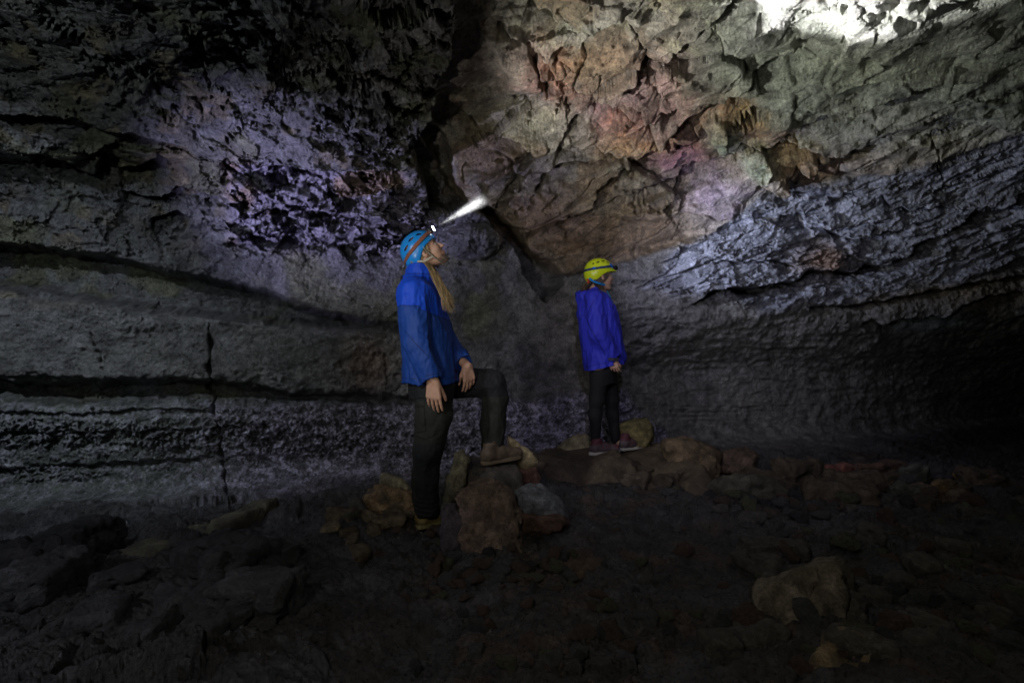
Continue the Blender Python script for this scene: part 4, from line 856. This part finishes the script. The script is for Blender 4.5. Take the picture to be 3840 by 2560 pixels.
# trousers
t = Field(W(1490, 1380, 3.5)-np.array([0, .34, 0])+np.array([0, 0, -.98]), W(2010, 1380, 3.5)+np.array([0, .5, .05]), .004)
t.loft(rows([(1390, 1545, 1712, .17, 0), (1440, 1542, 1715, .19, 0), (1490, 1545, 1700, .18, 0)], YM))
t.cap(mp(1618, 1450, -.10), mp(1628, 1560, -.11), .112, .100, .03); t.cap(mp(1628, 1560, -.11), mp(1606, 1690, -.12), .100, .080, .03); t.cap(mp(1606, 1690, -.12), mp(1592, 1800, -.10), .080, .072, .03); t.cap(mp(1592, 1800, -.10), mp(1600, 1905, -.08), .072, .066, .02)
t.cap(mp(1670, 1420, .08), mp(1845, 1440, .16), .105, .078, .05); t.cap(mp(1845, 1440, .16), mp(1858, 1500, .16), .078, .072, .03); t.cap(mp(1858, 1500, .16), mp(1848, 1600, .15), .072, .068, .03); t.cap(mp(1848, 1600, .15), mp(1846, 1676, .14), .068, .062, .02)
t.noise(.007, 6, 3, (1, 1, .8), 5.); t.noise(-.0085, 6, 3, (1, 1, .7), 15., ridged)
def wr(x, y, z):                                        # the bunched cloth above the shoes
    low = np.clip((W(0, 1800, YM)[2]-z)/.14, 0, 1)*(x < W(1760, 0, YM)[0]); return (.0025)*np.sin(z*210+x*22+3*np.sin(y*25))*low
t.add(wr)
t.cap(W(1600, 1968, 3.42), W(1600, 1930, 3.42), .085, .060, .0, True); t.cap(W(1846, 1738, 3.62), W(1846, 1700, 3.64), .080, .055, .0, True)
def pcol(V):
    c = np.tile(np.array((.022, .024, .020)), (len(V), 1)); n = fbm(V, 4, 2, off=9)
    seat = (V[:, 2] > W(0, 1492, YM)[2]) | ((V[:, 2] < W(0, 1640, YM)[2]) & (V[:, 0] > W(1575, 0, YM)[0]) & (V[:, 0] < W(1740, 0, YM)[0])); c[seat] = (.015, .016, .018)
    kn = (V[:, 0] > W(1780, 0, YM)[0]) & (V[:, 2] > W(0, 1470, YM)[2]); c[kn] = (.017, .018, .020)
    seam_fold(V, c, zc('P2', [(300, 380), (355, 375), (460, 400)]), 2.2, .4, 3.5); seam_fold(V, c, zc('P2', [(305, 440), (372, 440), (388, 620), (310, 632)]), 2.2, .4, 3.5); seam_fold(V, c, zc('P2', [(375, 440), (385, 300), (350, 240)]), 2.0, .5, 3.5)
    seam_fold(V, c, zc('P2', [(300, 650), (380, 680), (470, 640)]), 2.4, .4, 3.5); seam_fold(V, c, zc('P2', [(825, 350), (850, 560), (830, 720)]), 2.0, .5); return c
tr = emit_field('trousers', t, M_PANT, man, pcol, orgM); tag(tr, 'dark grey green trekking trousers')
# shoes
def shoe(heel, toe, s, parent, org, upc, solec, accent=None, ankle=None, name='shoe'):
    heel = np.array(heel, float); toe = np.array(toe, float); z0 = heel[2]; toe[2] = z0+(toe[2]-z0); d = unit(toe-heel); L = np.linalg.norm(toe-heel); side = unit(np.cross((0, 0, 1), d)); up = unit(np.cross(d, side))
    A = lambda u, v, w: heel+d*u*L+side*v+up*w
    f = Field(np.minimum(heel, toe)-.08, np.maximum(heel, toe)+np.array([.08, .08, .17]), .0035)
    f.cap(A(.15, 0, .048), A(.45, .003, .050), .039*s, .042*s, .02); f.cap(A(.45, .003, .046), A(.84, -.002, .034), .042*s, .036*s, .03); f.cap(A(.84, 0, .036), A(.90, -.004, .034), .034*s, .030*s, .02)
    f.cap(A(.20, 0, .06), A(.25, 0, .115), .040*s, .042*s, .03); f.cap(A(.35, 0, .09), A(.62, 0, .062), .026*s, .024*s, .02)
    f.cap(A(.25, 0, .125), A(.22, 0, .16), .032*s, .036*s, .0, True)
    x = f.lo[0]+f.h*np.arange(f.n[0]); y = f.lo[1]+f.h*np.arange(f.n[1]); z = f.lo[2]+f.h*np.arange(f.n[2]); w = (x[:, None, None]-heel[0])*up[0]+(y[None, :, None]-heel[1])*up[1]+(z[None, None, :]-heel[2])*up[2]
    f.F = np.maximum(f.F, (.018-w)).astype(np.float32); f.noise(.002, 25, 3)
    def uc(V):
        c = np.tile(np.array(upc, float), (len(V), 1)); q = (V-heel)@d/L; hh = (V-heel)@up
        c *= (1+.35*fbm(V, 28, 3))[:, None]
        if accent is not None:
            m = (np.abs(((q*9) % 1)-.5) < .16) & (q > .35) & (q < .68) & (hh > .045); c[m] = accent; c[(hh > .085) & (q < .42)] = np.array(accent)*.8; c[(q > .80) & (hh > .045)] = accent
        return c
    o = emit_field(name, f, M_SHOE, parent, uc, org)
    g = Field(np.minimum(heel, toe)-.08, np.maximum(heel, toe)+.08, .0035)
    def sf(x, y, z):
        u = ((x-heel[0])*d[0]+(y-heel[1])*d[1]+(z-heel[2])*d[2])/L; v = (x-heel[0])*side[0]+(y-heel[1])*side[1]+(z-heel[2])*side[2]; w = (x-heel[0])*up[0]+(y-heel[1])*up[1]+(z-heel[2])*up[2]
        hw = np.interp(u.ravel(), [-.02, .03, .15, .40, .70, .90, 1.0, 1.03], [.001, .026, .036, .035, .045, .038, .018, .001]).reshape(u.shape)*s
        return np.maximum(np.maximum(np.abs(v)-hw, np.abs(w-.011)-.013), np.maximum(-u-.02, u-1.03)*L)
    g.put(sf, np.minimum(heel, toe)-.05, np.maximum(heel, toe)+.05)
    so = emit_field('sole', g, M_SHOE, o, solec, org)
    lac = [[A(q, -.020, .075+.03*(.62-q)), A(q+.02, 0, .088+.05*(.62-q)), A(q, .020, .075+.03*(.62-q))] for q in (.40, .46, .52, .58)]
    tube('laces', lac, [.0024]*4, M_WEB, o, org, (.05, .04, .03)); return o
zf = Z_(1978, 3.42)
s1 = shoe((X_(1562, 3.42), 3.40, zf), (X_(1562, 3.42)+.215, 3.60, zf+.012), 1.1, man, orgM, (.20, .155, .055), (.22, .20, .085)); tag(s1, 'yellow brown hiking shoe planted on the ground')
zf2 = Z_(1738, 3.6)+.0
s2 = shoe((X_(1806, 3.6), 3.56, zf2), (X_(1806, 3.6)+.255, 3.68, zf2+.025), 1.05, man, orgM, (.095, .068, .048), (.13, .10, .065)); tag(s2, 'brown hiking shoe resting on the boulder')
# hair: long blond strands falling forward over the shoulder, short sides under the helmet
rh = random.Random(3); paths = []; rad = []
for i in range(130):
    a = rh.random(); s0 = W(1588+22*rh.random()+20*a, 985+18*a, 3.40+.04*rh.random()); mid = W(1630+22*a+rh.uniform(-5, 5), 1040+10*rh.random(), 3.345+.03*rh.random())
    e = rh.random(); end = W(1668+36*rh.random(), 1120+55*rh.random(), 3.30+.05*rh.random()); m2 = W(1646+34*a+rh.uniform(-9, 9), 1085+20*rh.random(), 3.305+.04*rh.random())
    P = []; ph = rh.uniform(0, 6)
    for t_ in np.linspace(0, 1, 12):
        b0, b1, b2, b3 = (1-t_)**3, 3*(1-t_)**2*t_, 3*(1-t_)*t_*t_, t_**3; p = s0*b0+mid*b1+m2*b2+end*b3; p = p+np.array([.009*math.sin(ph+t_*9), .008*math.cos(ph*1.3+t_*8), 0])*(.3+t_); P.append(p)
    paths.append(P); rad.append(np.interp(np.linspace(0, 1, 12), [0, .2, .8, 1], [.0024, .0027, .0022, .0006]))
for i in range(110):                                    # temple and nape hair
    u0 = rh.uniform(-.075, .045); z0 = .045+.01*rh.random(); P = []; dr = rh.uniform(.06, .10); ph = rh.random()*6
    for q in (-1,):
        for t_ in np.linspace(0, 1, 7): P.append(PM(u0-.035*t_+.004*math.sin(ph+t_*5), q*(.074+.006*rh.random()-.010*t_*t_), z0-dr*t_))
    paths.append(P); rad.append(np.interp(np.linspace(0, 1, 7), [0, .7, 1], [.0034, .003, .0008]))
for i in range(60):
    v0 = rh.uniform(-.07, .07); P = []
    for t_ in np.linspace(0, 1, 7): P.append(PM(-.095+.03*t_+.01*rh.random(), v0*(1-.2*t_), .0-.075*t_))
    paths.append(P); rad.append(np.interp(np.linspace(0, 1, 7), [0, .7, 1], [.004, .003, .0008]))
hr = tube('hair', paths, rad, M_HAIR, man, orgM, (.20, .135, .060), 5); tag(hr, 'long dark blond hair hanging forward over the chest')
paths = []; rad = []
for i in range(420):                                    # short beard
    th = rh.uniform(-1.35, 1.35); lo_ = rh.random(); base = PM(.020+.078*math.cos(th)*(.78+.22*lo_), .058*math.sin(th)*(1-.15*lo_), -.052-.052*lo_-.0*abs(th)); n_ = RM@np.array([math.cos(th)*.9, math.sin(th)*.6, -.8])
    if lo_ < .25 and abs(th) < .45: continue
    paths.append([base-.004*n_, base+.005*n_, base+.008*n_]); rad.append([.0022, .0018, .0006])
bd = tube('beard', paths, rad, M_HAIR, man, orgM, (.075, .048, .028), 4)
# helmet
def hcM(L):
    c = np.tile(np.array((.012, .22, .62)), (len(L), 1)); t_ = L[:, 2]-(.062+.25*(-L[:, 0]))
    c[(np.abs(L[:, 2]-.052-.32*(L[:, 0]+.02)*-1*0+0) < .0)] = 1; return c
helm, _ = helmet(hoM, RM, sM, man, orgM, hcM, False, ((-.075, .085, .35, .007, .020), (-.02, .110, .1, .007, .020), (-.10, .045, .6, .006, .016), (.035, .108, -.25, .006, .016)), k=.96); tag(helm, 'bright sky blue climbing helmet')
band = []; bn = []
for t_ in np.linspace(-1, 1, 25):
    th = t_*2.3; x_, y_ = -.016+.128*math.cos(th), .105*math.sin(th); z_ = .062+.0*x_-.012*(1-math.cos(th)); p = PM(x_, y_, z_); band.append(p); bn.append(RM@np.array([math.cos(th), math.sin(th), .15]))
band2 = []; bn2 = []
for th in np.linspace(-math.pi, math.pi, 40):
    c_, s_ = math.cos(th), math.sin(th); zz = .060+.030*c_; sc_ = math.sqrt(max(.2, 1-((zz-.052)/.112)**2)); band2.append(PM(-.014+.1285*sc_*c_, .1025*sc_*s_, zz)); bn2.append(RM@np.array([c_, s_, .2+.3*max(c_, 0)]))
bo = strip('headlamp_band', band2, bn2, .022, .003, M_WEB, helm, orgM, (.20, .075, .045)); tag(bo, 'red brown headlamp band')
lp = LAMP_M = PM(.132, 0, .098); ld = unit(surf(3120, 20)-lp)
def disc_tube(name, a, b_, r1, r2, mat, parent, org, n=20, col=(1, 1, 1)):
    P = [a, a+(b_-a)*.02, b_-(b_-a)*.02, b_]; return tube(name, [P], [[.0005, r1, r2, .0005]], mat, parent, org, col, n)
disc_tube('headlamp', lp-ld*.045, lp-ld*.004, .018, .020, M_BLACK, helm, orgM); disc_tube('lamp_lens', lp-ld*.004, lp+ld*.003, .0165, .0165, M_LENS, helm, orgM)
LAMP_M = lp+ld*.02
ys = -1
chin = [PM(.012, -.086, .035), PM(.010, -.088, .0), PM(.022, -.082, -.04), PM(.035, -.062, -.085), PM(.048, -.03, -.108), PM(.055, 0, -.114), PM(.048, .03, -.108), PM(.035, .062, -.085), PM(.022, .082, -.04), PM(.012, .086, .035)]
st = strip('chin_strap', chin, [RM@unit((.2, (p-hoM)@RM[:, 1], -.1 if abs((p-hoM)@RM[:, 1]) > .07 else -.06)) for p in chin], .013, .002, M_WEB, helm, orgM, (.42, .38, .30)); tag(st, 'beige chin strap')
st2 = strip('chin_strap', [PM(-.07, -.088, -.02), PM(-.035, -.084, -.045), PM(.022, -.080, -.048)], RM@np.array([0, -1, -.2]), .012, .002, M_WEB, helm, orgM, (.42, .38, .30)); tag(st2, 'beige chin strap')
# ================================================================== the woman
YW = 4.8
wp = lambda x, y, dy=0.0: W(x, y, YW+dy)
def w3(x, y, dy=0.0): p = zc('W1', [(x, y)])[0]; return W(p[0], p[1], YW+dy)
def w4(x, y, dy=0.0): p = zc('W2', [(x, y)])[0]; return W(p[0], p[1], YW+dy)
orgW = np.array([w4(700, 1270)[0], 4.8, zw])
RW = rotm(math.radians(1), math.radians(12)); sW = .97
hoW = w3(632, 432)
b = Field(w3(330, 180)-np.array([0, .34, 0])+np.array([0, 0, -1.75]), w3(1130, 150)+np.array([0, .38, .05]), .004)
PW = head(b, hoW, RW, sW, True)
nk = w3(590, 610); b.cap(PW(-.03, 0, -.05), nk, .047, .052, .03); b.cap(nk, w3(590, 720), .06, .09, .05)
b.ell(w3(600, 820), (.10, .15, .16), None, .05); b.cap(w3(600, 950), w3(620, 1400), .10, .12, .06)
hR = w4(620, 250, -.09); hL = w4(690, 250, .09); kR = w4(590, 640, -.09); kL = w4(760, 640, .10); aR = w4(578, 1080, -.06); aL = w4(800, 1080, .12)
for A_, B_, r1, r2 in ((hR, kR, .075, .048), (kR, aR, .045, .030), (hL, kL, .075, .048), (kL, aL, .045, .030)): b.cap(A_, B_, r1, r2, .03)
b.cap(aR, w4(560, 1190, -.06), .03, .028, .02); b.cap(w4(560, 1200, -.06), w4(800, 1215, -.03), .026, .022, .03); b.cap(aL, w4(880, 1150, .12), .03, .028, .02); b.cap(w4(900, 1160, .12), w4(1050, 1150, .18), .026, .022, .03)
sR = w3(560, 690, -.16); eR = w3(600, 1080, -.22); rR = w3(760, 1385, -.17); sL = w3(600, 690, .16); eL = w3(720, 1060, .22); rL = w3(850, 1385, .10)
b.cap(sR, eR, .042, .034, .03); b.cap(eR, rR, .032, .023, .02); b.cap(sL, eL, .042, .034, .03); b.cap(eL, rL, .032, .023, .02)
hand(b, w3(765, 1388, -.175), (.30, 0, -1), (.9, -.35, .2), .88, curl=.85, fc=-1); hand(b, w3(850, 1370, .10), (.1, 0, -1), (-.8, -.5, 0), .85, curl=.8)
wom = emit_field('person', b, M_SKIN, None, skin_col(hoW, RW, sW, np.array((.50, .31, .23))), orgW)
tag(wom, 'woman in purple blue jacket and yellow helmet standing sideways on a boulder facing right', 'person')
j = Field(w3(340, 560)-np.array([0, .36, 0])+np.array([0, 0, -.78]), w3(960, 540)+np.array([0, .40, .05]), .004)
def rows3(tab): return rows([(zc('W1', [(0, y)])[0][1], zc('W1', [(xl, 0)])[0][0], zc('W1', [(xr, 0)])[0][0], hy, cy) for y, xl, xr, hy, cy in tab], YW)
j.loft(rows3([(590, 520, 620, .07, 0), (630, 470, 690, .12, 0), (700, 415, 745, .17, 0), (780, 398, 790, .185, 0), (900, 392, 820, .19, 0), (1050, 400, 845, .195, 0), (1200, 418, 868, .20, 0), (1350, 440, 880, .205, 0), (1480, 458, 888, .21, 0), (1560, 470, 890, .215, 0)]), power=2.3)
j.cap(sR, eR, .068, .064, .022); j.cap(eR, w3(785, 1372, -.175), .064, .050, .03); j.cap(sL, eL, .075, .068, .06); j.cap(eL, w3(845, 1380, .10), .066, .055, .04)
j.ell(w3(445, 680), (.075, .10, .055), rotm(-.5, 0), .03); j.ell(w3(420, 830), (.03, .11, .07), None, .03)
j.noise(.010, 5, 3, (1, 1, .35), 23.3); j.noise(-.010, 7.5, 3, (1.2, 1.2, .45), 27.1, ridged)
def hemw(x, y, z):                                       # hem rises towards the front
    zz = np.interp(x.ravel(), [w3(460, 0)[0], w3(730, 0)[0], w3(900, 0)[0]], [w3(0, 1535)[2], w3(0, 1462)[2], w3(0, 1455)[2]])[:, None, None]; return zz-z
x_ = j.lo[0]+j.h*np.arange(j.n[0]); z_ = j.lo[2]+j.h*np.arange(j.n[2]); j.F = np.maximum(j.F, hemw(x_[:, None, None], 0, z_[None, None, :])+np.zeros(j.n)).astype(np.float32)
d_ = unit(w3(785, 1372, -.175)-eR); j.cap(w3(785, 1372, -.175)+d_*.045, w3(785, 1372, -.175)+d_*.13, .062, .062, .0, True)
j.cap(PW(-.03, 0, -.05), w3(590, 610), .056, .058, .0, True)
def wcol(V):
    c = np.tile(np.array((.030, .038, .52)), (len(V), 1))
    for pl_, w_, k_ in (([(390, 885), (470, 885), (560, 700)], 1.6, .5), ([(455, 895), (500, 1010), (545, 1090), (610, 1200), (690, 1350)], 2.0, .45), ([(440, 640), (470, 760), (440, 880)], 1.6, .5), ([(430, 1500), (700, 1440)], 1.4, .6)): seam_fold(V, c, zc('W1', pl_), w_, k_, 4.8)  # the line down the sleeve is a fold's shade painted in
    return c
jw = emit_field('jacket', j, M_CLOTH, wom, wcol, orgW); tag(jw, 'purple blue rain jacket with loose hood')
cuff = [w3(725, 1400, -.24), w3(790, 1402, -.25), w3(850, 1398, -.23)]
strip('cuff_strap', cuff, np.array([0, -1, 0.]), .022, .006, M_WEB, jw, orgW, (.03, .03, .05))
t = Field(w4(450, 120)-np.array([0, .30, 0])+np.array([0, 0, -.90]), w4(1000, 120)+np.array([0, .34, .05]), .004)
t.loft(rows([(zc('W2', [(0, y)])[0][1], zc('W2', [(xl, 0)])[0][0], zc('W2', [(xr, 0)])[0][0], hy, 0) for y, xl, xr, hy in ((120, 545, 790, .14), (260, 548, 800, .15), (420, 545, 810, .14))], YW))
for A_, B_, r1, r2 in ((w4(622, 330, -.09), w4(590, 620, -.09), .086, .058), (w4(590, 620, -.09), w4(572, 800, -.08), .058, .052), (w4(572, 800, -.08), w4(578, 1085, -.06), .052, .041), (w4(710, 330, .09), w4(768, 620, .10), .084, .058), (w4(768, 620, .10), w4(775, 800, .11), .058, .050), (w4(775, 800, .11), w4(806, 1085, .12), .050, .040)): t.cap(A_, B_, r1, r2, .035)
t.noise(.003, 9, 3)
tw = emit_field('leggings', t, M_PANT, wom, (.012, .012, .014), orgW); tag(tw, 'tight black leggings')
A_ = w4(500, 1255, -.10); B_ = w4(852, 1240, -.02); A_[2] = zw-.002; B_[2] = zw+.004
shoe(A_, B_, .95, wom, orgW, (.085, .062, .068), (.42, .40, .36), (.11, .035, .05)); A_ = w4(862, 1190, .08); B_ = w4(1110, 1150, .20); A_[2] = zw+.0; B_[2] = zw+.004
shoe(A_, B_, .95, wom, orgW, (.085, .062, .068), (.42, .40, .36), (.11, .035, .05))
paths = []; rad = []
for i in range(150):
    q = -1 if i % 3 else 1; u0 = rh.uniform(-.08, .058); P = []; ph = rh.random()*6; n2 = 8
    for t_ in np.linspace(0, 1, n2): P.append(PW(u0-(.04+u0*.5)*t_*t_+.003*math.sin(ph+t_*6), q*(.078-.006*t_), .045-.105*t_-.02*t_*abs(u0)*5))
    paths.append(P); rad.append(np.interp(np.linspace(0, 1, n2), [0, .8, 1], [.0036, .003, .001]))
for i in range(120):
    a = rh.random(); s0 = w3(500+60*a, 470+40*rh.random(), rh.uniform(-.07, .05)); end = w3(400+75*rh.random(), 585+55*rh.random(), rh.uniform(-.08, .04)); mid = w3(430+60*a, 520+30*rh.random(), rh.uniform(-.09, .04)); P = []; ph = rh.random()*6
    for t_ in np.linspace(0, 1, 9): P.append(s0*(1-t_)**2+mid*2*t_*(1-t_)+end*t_*t_+np.array([.006*math.sin(ph+t_*8), .005*math.cos(ph+t_*7), .003*math.sin(ph*2+t_*9)]))
    paths.append(P); rad.append(np.interp(np.linspace(0, 1, 9), [0, .8, 1], [.0045, .004, .001]))
for i in range(70):
    s0 = w3(560+80*rh.random(), 500+30*rh.random(), rh.uniform(-.07, .0)); end = w3(640+70*rh.random(), 620+60*rh.random(), -.12); P = []
    for t_ in np.linspace(0, 1, 7): P.append(s0*(1-t_)+end*t_+np.array([.01*math.sin(t_*3+i), -.02*math.sin(t_*3.1), 0]))
    paths.append(P); rad.append(np.interp(np.linspace(0, 1, 7), [0, .8, 1], [.0045, .004, .001]))
hw_ = tube('hair', paths, rad, M_HAIR, wom, orgW, (.055, .035, .022), 5); tag(hw_, 'dark brown hair tied low behind')
def hcW(L):
    c = np.tile(np.array((.62, .74, .02)), (len(L), 1)); return c
helw, _ = helmet(hoW, RW, sW, wom, orgW, hcW, True, ((-.085, .105, .5, .005, .010), (-.045, .118, .30, .006, .018), (.005, .126, .0, .006, .020), (.052, .116, -.45, .006, .018)), k=1.02); tag(helw, 'yellow green climbing helmet with small vents')
band2 = []; bn2 = []
for th in np.linspace(-math.pi, math.pi, 48):
    c_, s_ = math.cos(th), math.sin(th); zz = .070+.018*c_; sc_ = math.sqrt(max(.2, 1-((zz-.052)/.115)**2)); band2.append(PW(-.014+.133*sc_*c_, .1055*sc_*s_, zz)); bn2.append(RW@np.array([c_, s_, .2]))
bo = strip('headlamp_band', band2, bn2, .020, .003, M_WEB, helw, orgW, (.035, .055, .13)); tag(bo, 'dark navy headlamp band')
for c0, c1 in ((.055, .088), (-.10, -.075)):
    pp = [PW(x_2, -.1055*math.sqrt(max(.05, 1-((x_2+.014)/.135)**2)), .071+.018*((x_2+.014)/.133)+dz) for x_2, dz in ((c0, .022 if c0 > 0 else .006), ((c0+c1)/2, .004), (c1, -.012 if c0 > 0 else .0))]
    strip('band_clip', pp, RW@np.array([.2, -1, .2]), .014, .004, M_WEB, helw, orgW, (.02, .15, .70))
lpw = PW(.150, 0, .082); ldw = unit(surf(3110, 860)-lpw)
disc_tube('headlamp', lpw-ldw*.04, lpw+ldw*.002, .016, .020, M_BLACK, helw, orgW); disc_tube('lamp_lens', lpw+ldw*.002, lpw+ldw*.004, .013, .013, M_LENS, helw, orgW)
LAMP_W = lpw+ldw*.02
s_a = [w3(500, 452, -.10), w3(560, 490, -.105), w3(620, 510, -.095), w3(682, 527, -.06), w3(700, 540, .0)]
cs_ = strip('chin_strap', s_a, np.array([0, -1, -.1]), .016, .003, M_WEB, helw, orgW, (.01, .20, .55)); tag(cs_, 'bright blue chin strap')
cs_ = strip('strap_end', [w3(705, 600, -.10), w3(725, 640, -.115), w3(748, 680, -.12)], np.array([0, -1, 0]), .016, .003, M_WEB, helw, orgW, (.01, .16, .32))
dl = tube('adjuster', [[w3(478, 462, -.085), w3(498, 480, -.095)], [w3(480, 495, -.085), w3(500, 500, -.095)]], [.008, .007], M_WEB, helw, orgW, (.6, .06, .03), 8)
# ------------------------------------------------------------------ breath hanging in the lamp beams
def mist(name, a, b_, r0, r1, dens, label):
    a = np.array(a); b_ = np.array(b_); L = np.linalg.norm(b_-a); Vm = []; Fm = []; ns = 24; ts = (0, .2, .4, .6, .8, .93, 1.0)
    for t_ in ts:
        rr_ = (r0+(r1-r0)*t_)*(1 if t_ < .9 else (.8 if t_ < 1 else .35))
        for k in range(ns): Vm.append((rr_*math.cos(k/ns*2*math.pi), rr_*math.sin(k/ns*2*math.pi), t_*L))
    for i in range(len(ts)-1):
        for k in range(ns): Fm.append((i*ns+k, i*ns+(k+1) % ns, (i+1)*ns+(k+1) % ns, (i+1)*ns+k))
    Fm.append(tuple(range(ns))[::-1]); Fm.append(tuple(range((len(ts)-1)*ns, len(ts)*ns)))
    me = bpy.data.meshes.new(name); me.from_pydata(Vm, [], Fm); m = bpy.data.materials.new(name); m.use_nodes = True; nt = m.node_tree; N = nt.nodes.new; K = nt.links.new
    nt.nodes.remove(nt.nodes['Principled BSDF']); v = N('ShaderNodeVolumePrincipled'); v.inputs['Color'].default_value = (.95, .98, 1, 1); v.inputs['Anisotropy'].default_value = 0
    tc = N('ShaderNodeTexCoord'); sp = N('ShaderNodeSeparateXYZ'); K(tc.outputs['Object'], sp.inputs[0])
    def M(op, x, y=None):
        n = N('ShaderNodeMath'); n.operation = op
        for k, q_ in enumerate((x, y)):
            if q_ is None: continue
            if isinstance(q_, (int, float)): n.inputs[k].default_value = q_
            else: K(q_, n.inputs[k])
        return n.outputs[0]
    t_ = M('DIVIDE', sp.outputs['Z'], L); rad_ = M('SQRT', M('ADD', M('MULTIPLY', sp.outputs['X'], sp.outputs['X']), M('MULTIPLY', sp.outputs['Y'], sp.outputs['Y'])))
    rho = M('DIVIDE', rad_, M('ADD', M('MULTIPLY', t_, r1-r0), r0)); soft = M('POWER', M('MAXIMUM', M('SUBTRACT', 1.0, rho), 0.0), 1.9)
    mr = N('ShaderNodeMapRange'); mr.interpolation_type = 'SMOOTHSTEP'; mr.inputs['From Min'].default_value = 1.0; mr.inputs['From Max'].default_value = .45; K(t_, mr.inputs['Value'])
    nz = N('ShaderNodeTexNoise'); nz.inputs['Scale'].default_value = 11; K(tc.outputs['Object'], nz.inputs['Vector'])
    K(M('MULTIPLY', M('MULTIPLY', M('MULTIPLY', soft, M('POWER', M('ADD', t_, .03), 2.6)), mr.outputs[0]), M('MULTIPLY', nz.outputs['Fac'], dens)), v.inputs['Density'])
    K(v.outputs[0], nt.nodes['Material Output'].inputs['Volume']); me.materials.append(m)
    o = bpy.data.objects.new(name, me); C.objects.link(o); o.location = Vector(a); o.rotation_euler = Vector(b_-a).to_track_quat('Z', 'Y').to_euler(); tag(o, label, 'mist', kind='stuff'); return o
dm = unit(surf(3130, 20)-LAMP_M)
mist('mist', LAMP_M+dm*.005, LAMP_M+dm*.37, .008, .064, 2.6, 'white cone of breath mist lit by the headlamp of the man')

# ------------------------------------------------------------------ light
def spot(name, loc, tgt, watts, color, half, blend=.6, size=.02):
    l = bpy.data.lights.new(name, 'SPOT'); l.energy = watts; l.color = color; l.spot_size = math.radians(2*half); l.spot_blend = blend; l.shadow_soft_size = size
    o = bpy.data.objects.new(name, l); C.objects.link(o); o.location = Vector(loc)
    o.rotation_euler = (Vector(tgt)-Vector(loc)).to_track_quat('-Z', 'Y').to_euler(); return o
tgtM = surf(3120, 40); tgtW = surf(3110, 860)
spot('man_headlamp_beam', LAMP_M, surf(3130, -20), 1700, (1, .98, .98), 9.3, .5, .006)
spot('man_headlamp_spill', LAMP_M, surf(2750, 260), 200, (1, 1., .92), 47, 1, .01)
spot('woman_headlamp_beam', LAMP_W, surf(3060, 830), 120, (.70, .76, 1), 34, 1, .008)
spot('woman_headlamp_spill', LAMP_W, surf(3060, 1000), 34, (.70, .72, 1), 68, 1, .01)
# spot lamps added out of the frame; far-left, floor and bank ones only brighten
spot('torch_wall', (-1.3, 1.9, 2.75), surf(1350, 1600), 1500, (.62, .57, 1), 42, 1, .02)
spot('fill_light_wall_left', (-3.3, 2.1, 2.6), surf(350, 1500), 110, (.80, .88, 1), 44, 1, .02)
spot('torch_ceiling', (-2.6, 2.2, .9), surf(1180, 690), 470, (.62, .59, 1), 25, 1, .02)
spot('torch_left', (-2.0, .7, 2.2), surf(500, 330), 58, (.90, 1, .95), 42, 1, .02)
spot('torch_slabs', (-1.0, .7, 1.0), surf(2350, 620), 85, (1, .95, .86), 36, 1, .03)
spot('torch_right', (.3, .6, 2.3), surf(2480, 1450), 95, (.72, .70, 1), 30, 1, .03)
spot('torch_people', (-1.6, 1.6, 1.9), W(1640, 1200, 3.5), 72, (.95, .97, 1), 24, .8, .05)
spot('fill_light_floor', (-.5, -.2, 1.9), (.9, 3.0, 0), 48, (1, .93, .82), 56, 1, .06)
spot('fill_light_bank', (-2.3, 1.3, 1.1), surf(700, 2250), 17, (.85, .88, 1), 45, 1, .02)
w = bpy.data.worlds.new('World'); S.world = w; w.use_nodes = True
w.node_tree.nodes['Background'].inputs[0].default_value = (.5, .55, .7, 1); w.node_tree.nodes['Background'].inputs[1].default_value = .001
cam = bpy.data.cameras.new('camera'); co = bpy.data.objects.new('camera', cam); C.objects.link(co)
cam.lens = 20; cam.sensor_width = 36; cam.clip_end = 200; cam.clip_start = .02; co.location = (0, 0, CAMZ); co.rotation_euler = (math.pi/2, 0, 0)
S.camera = co; S.cycles.max_bounces = 4; S.cycles.use_denoising = True; S.cycles.use_adaptive_sampling = False; S.cycles.sample_clamp_indirect = 1.0; S.cycles.diffuse_bounces = 2
S.view_settings.view_transform = 'Standard'; S.view_settings.look = 'None'; S.view_settings.exposure = 0; S.view_settings.gamma = 1
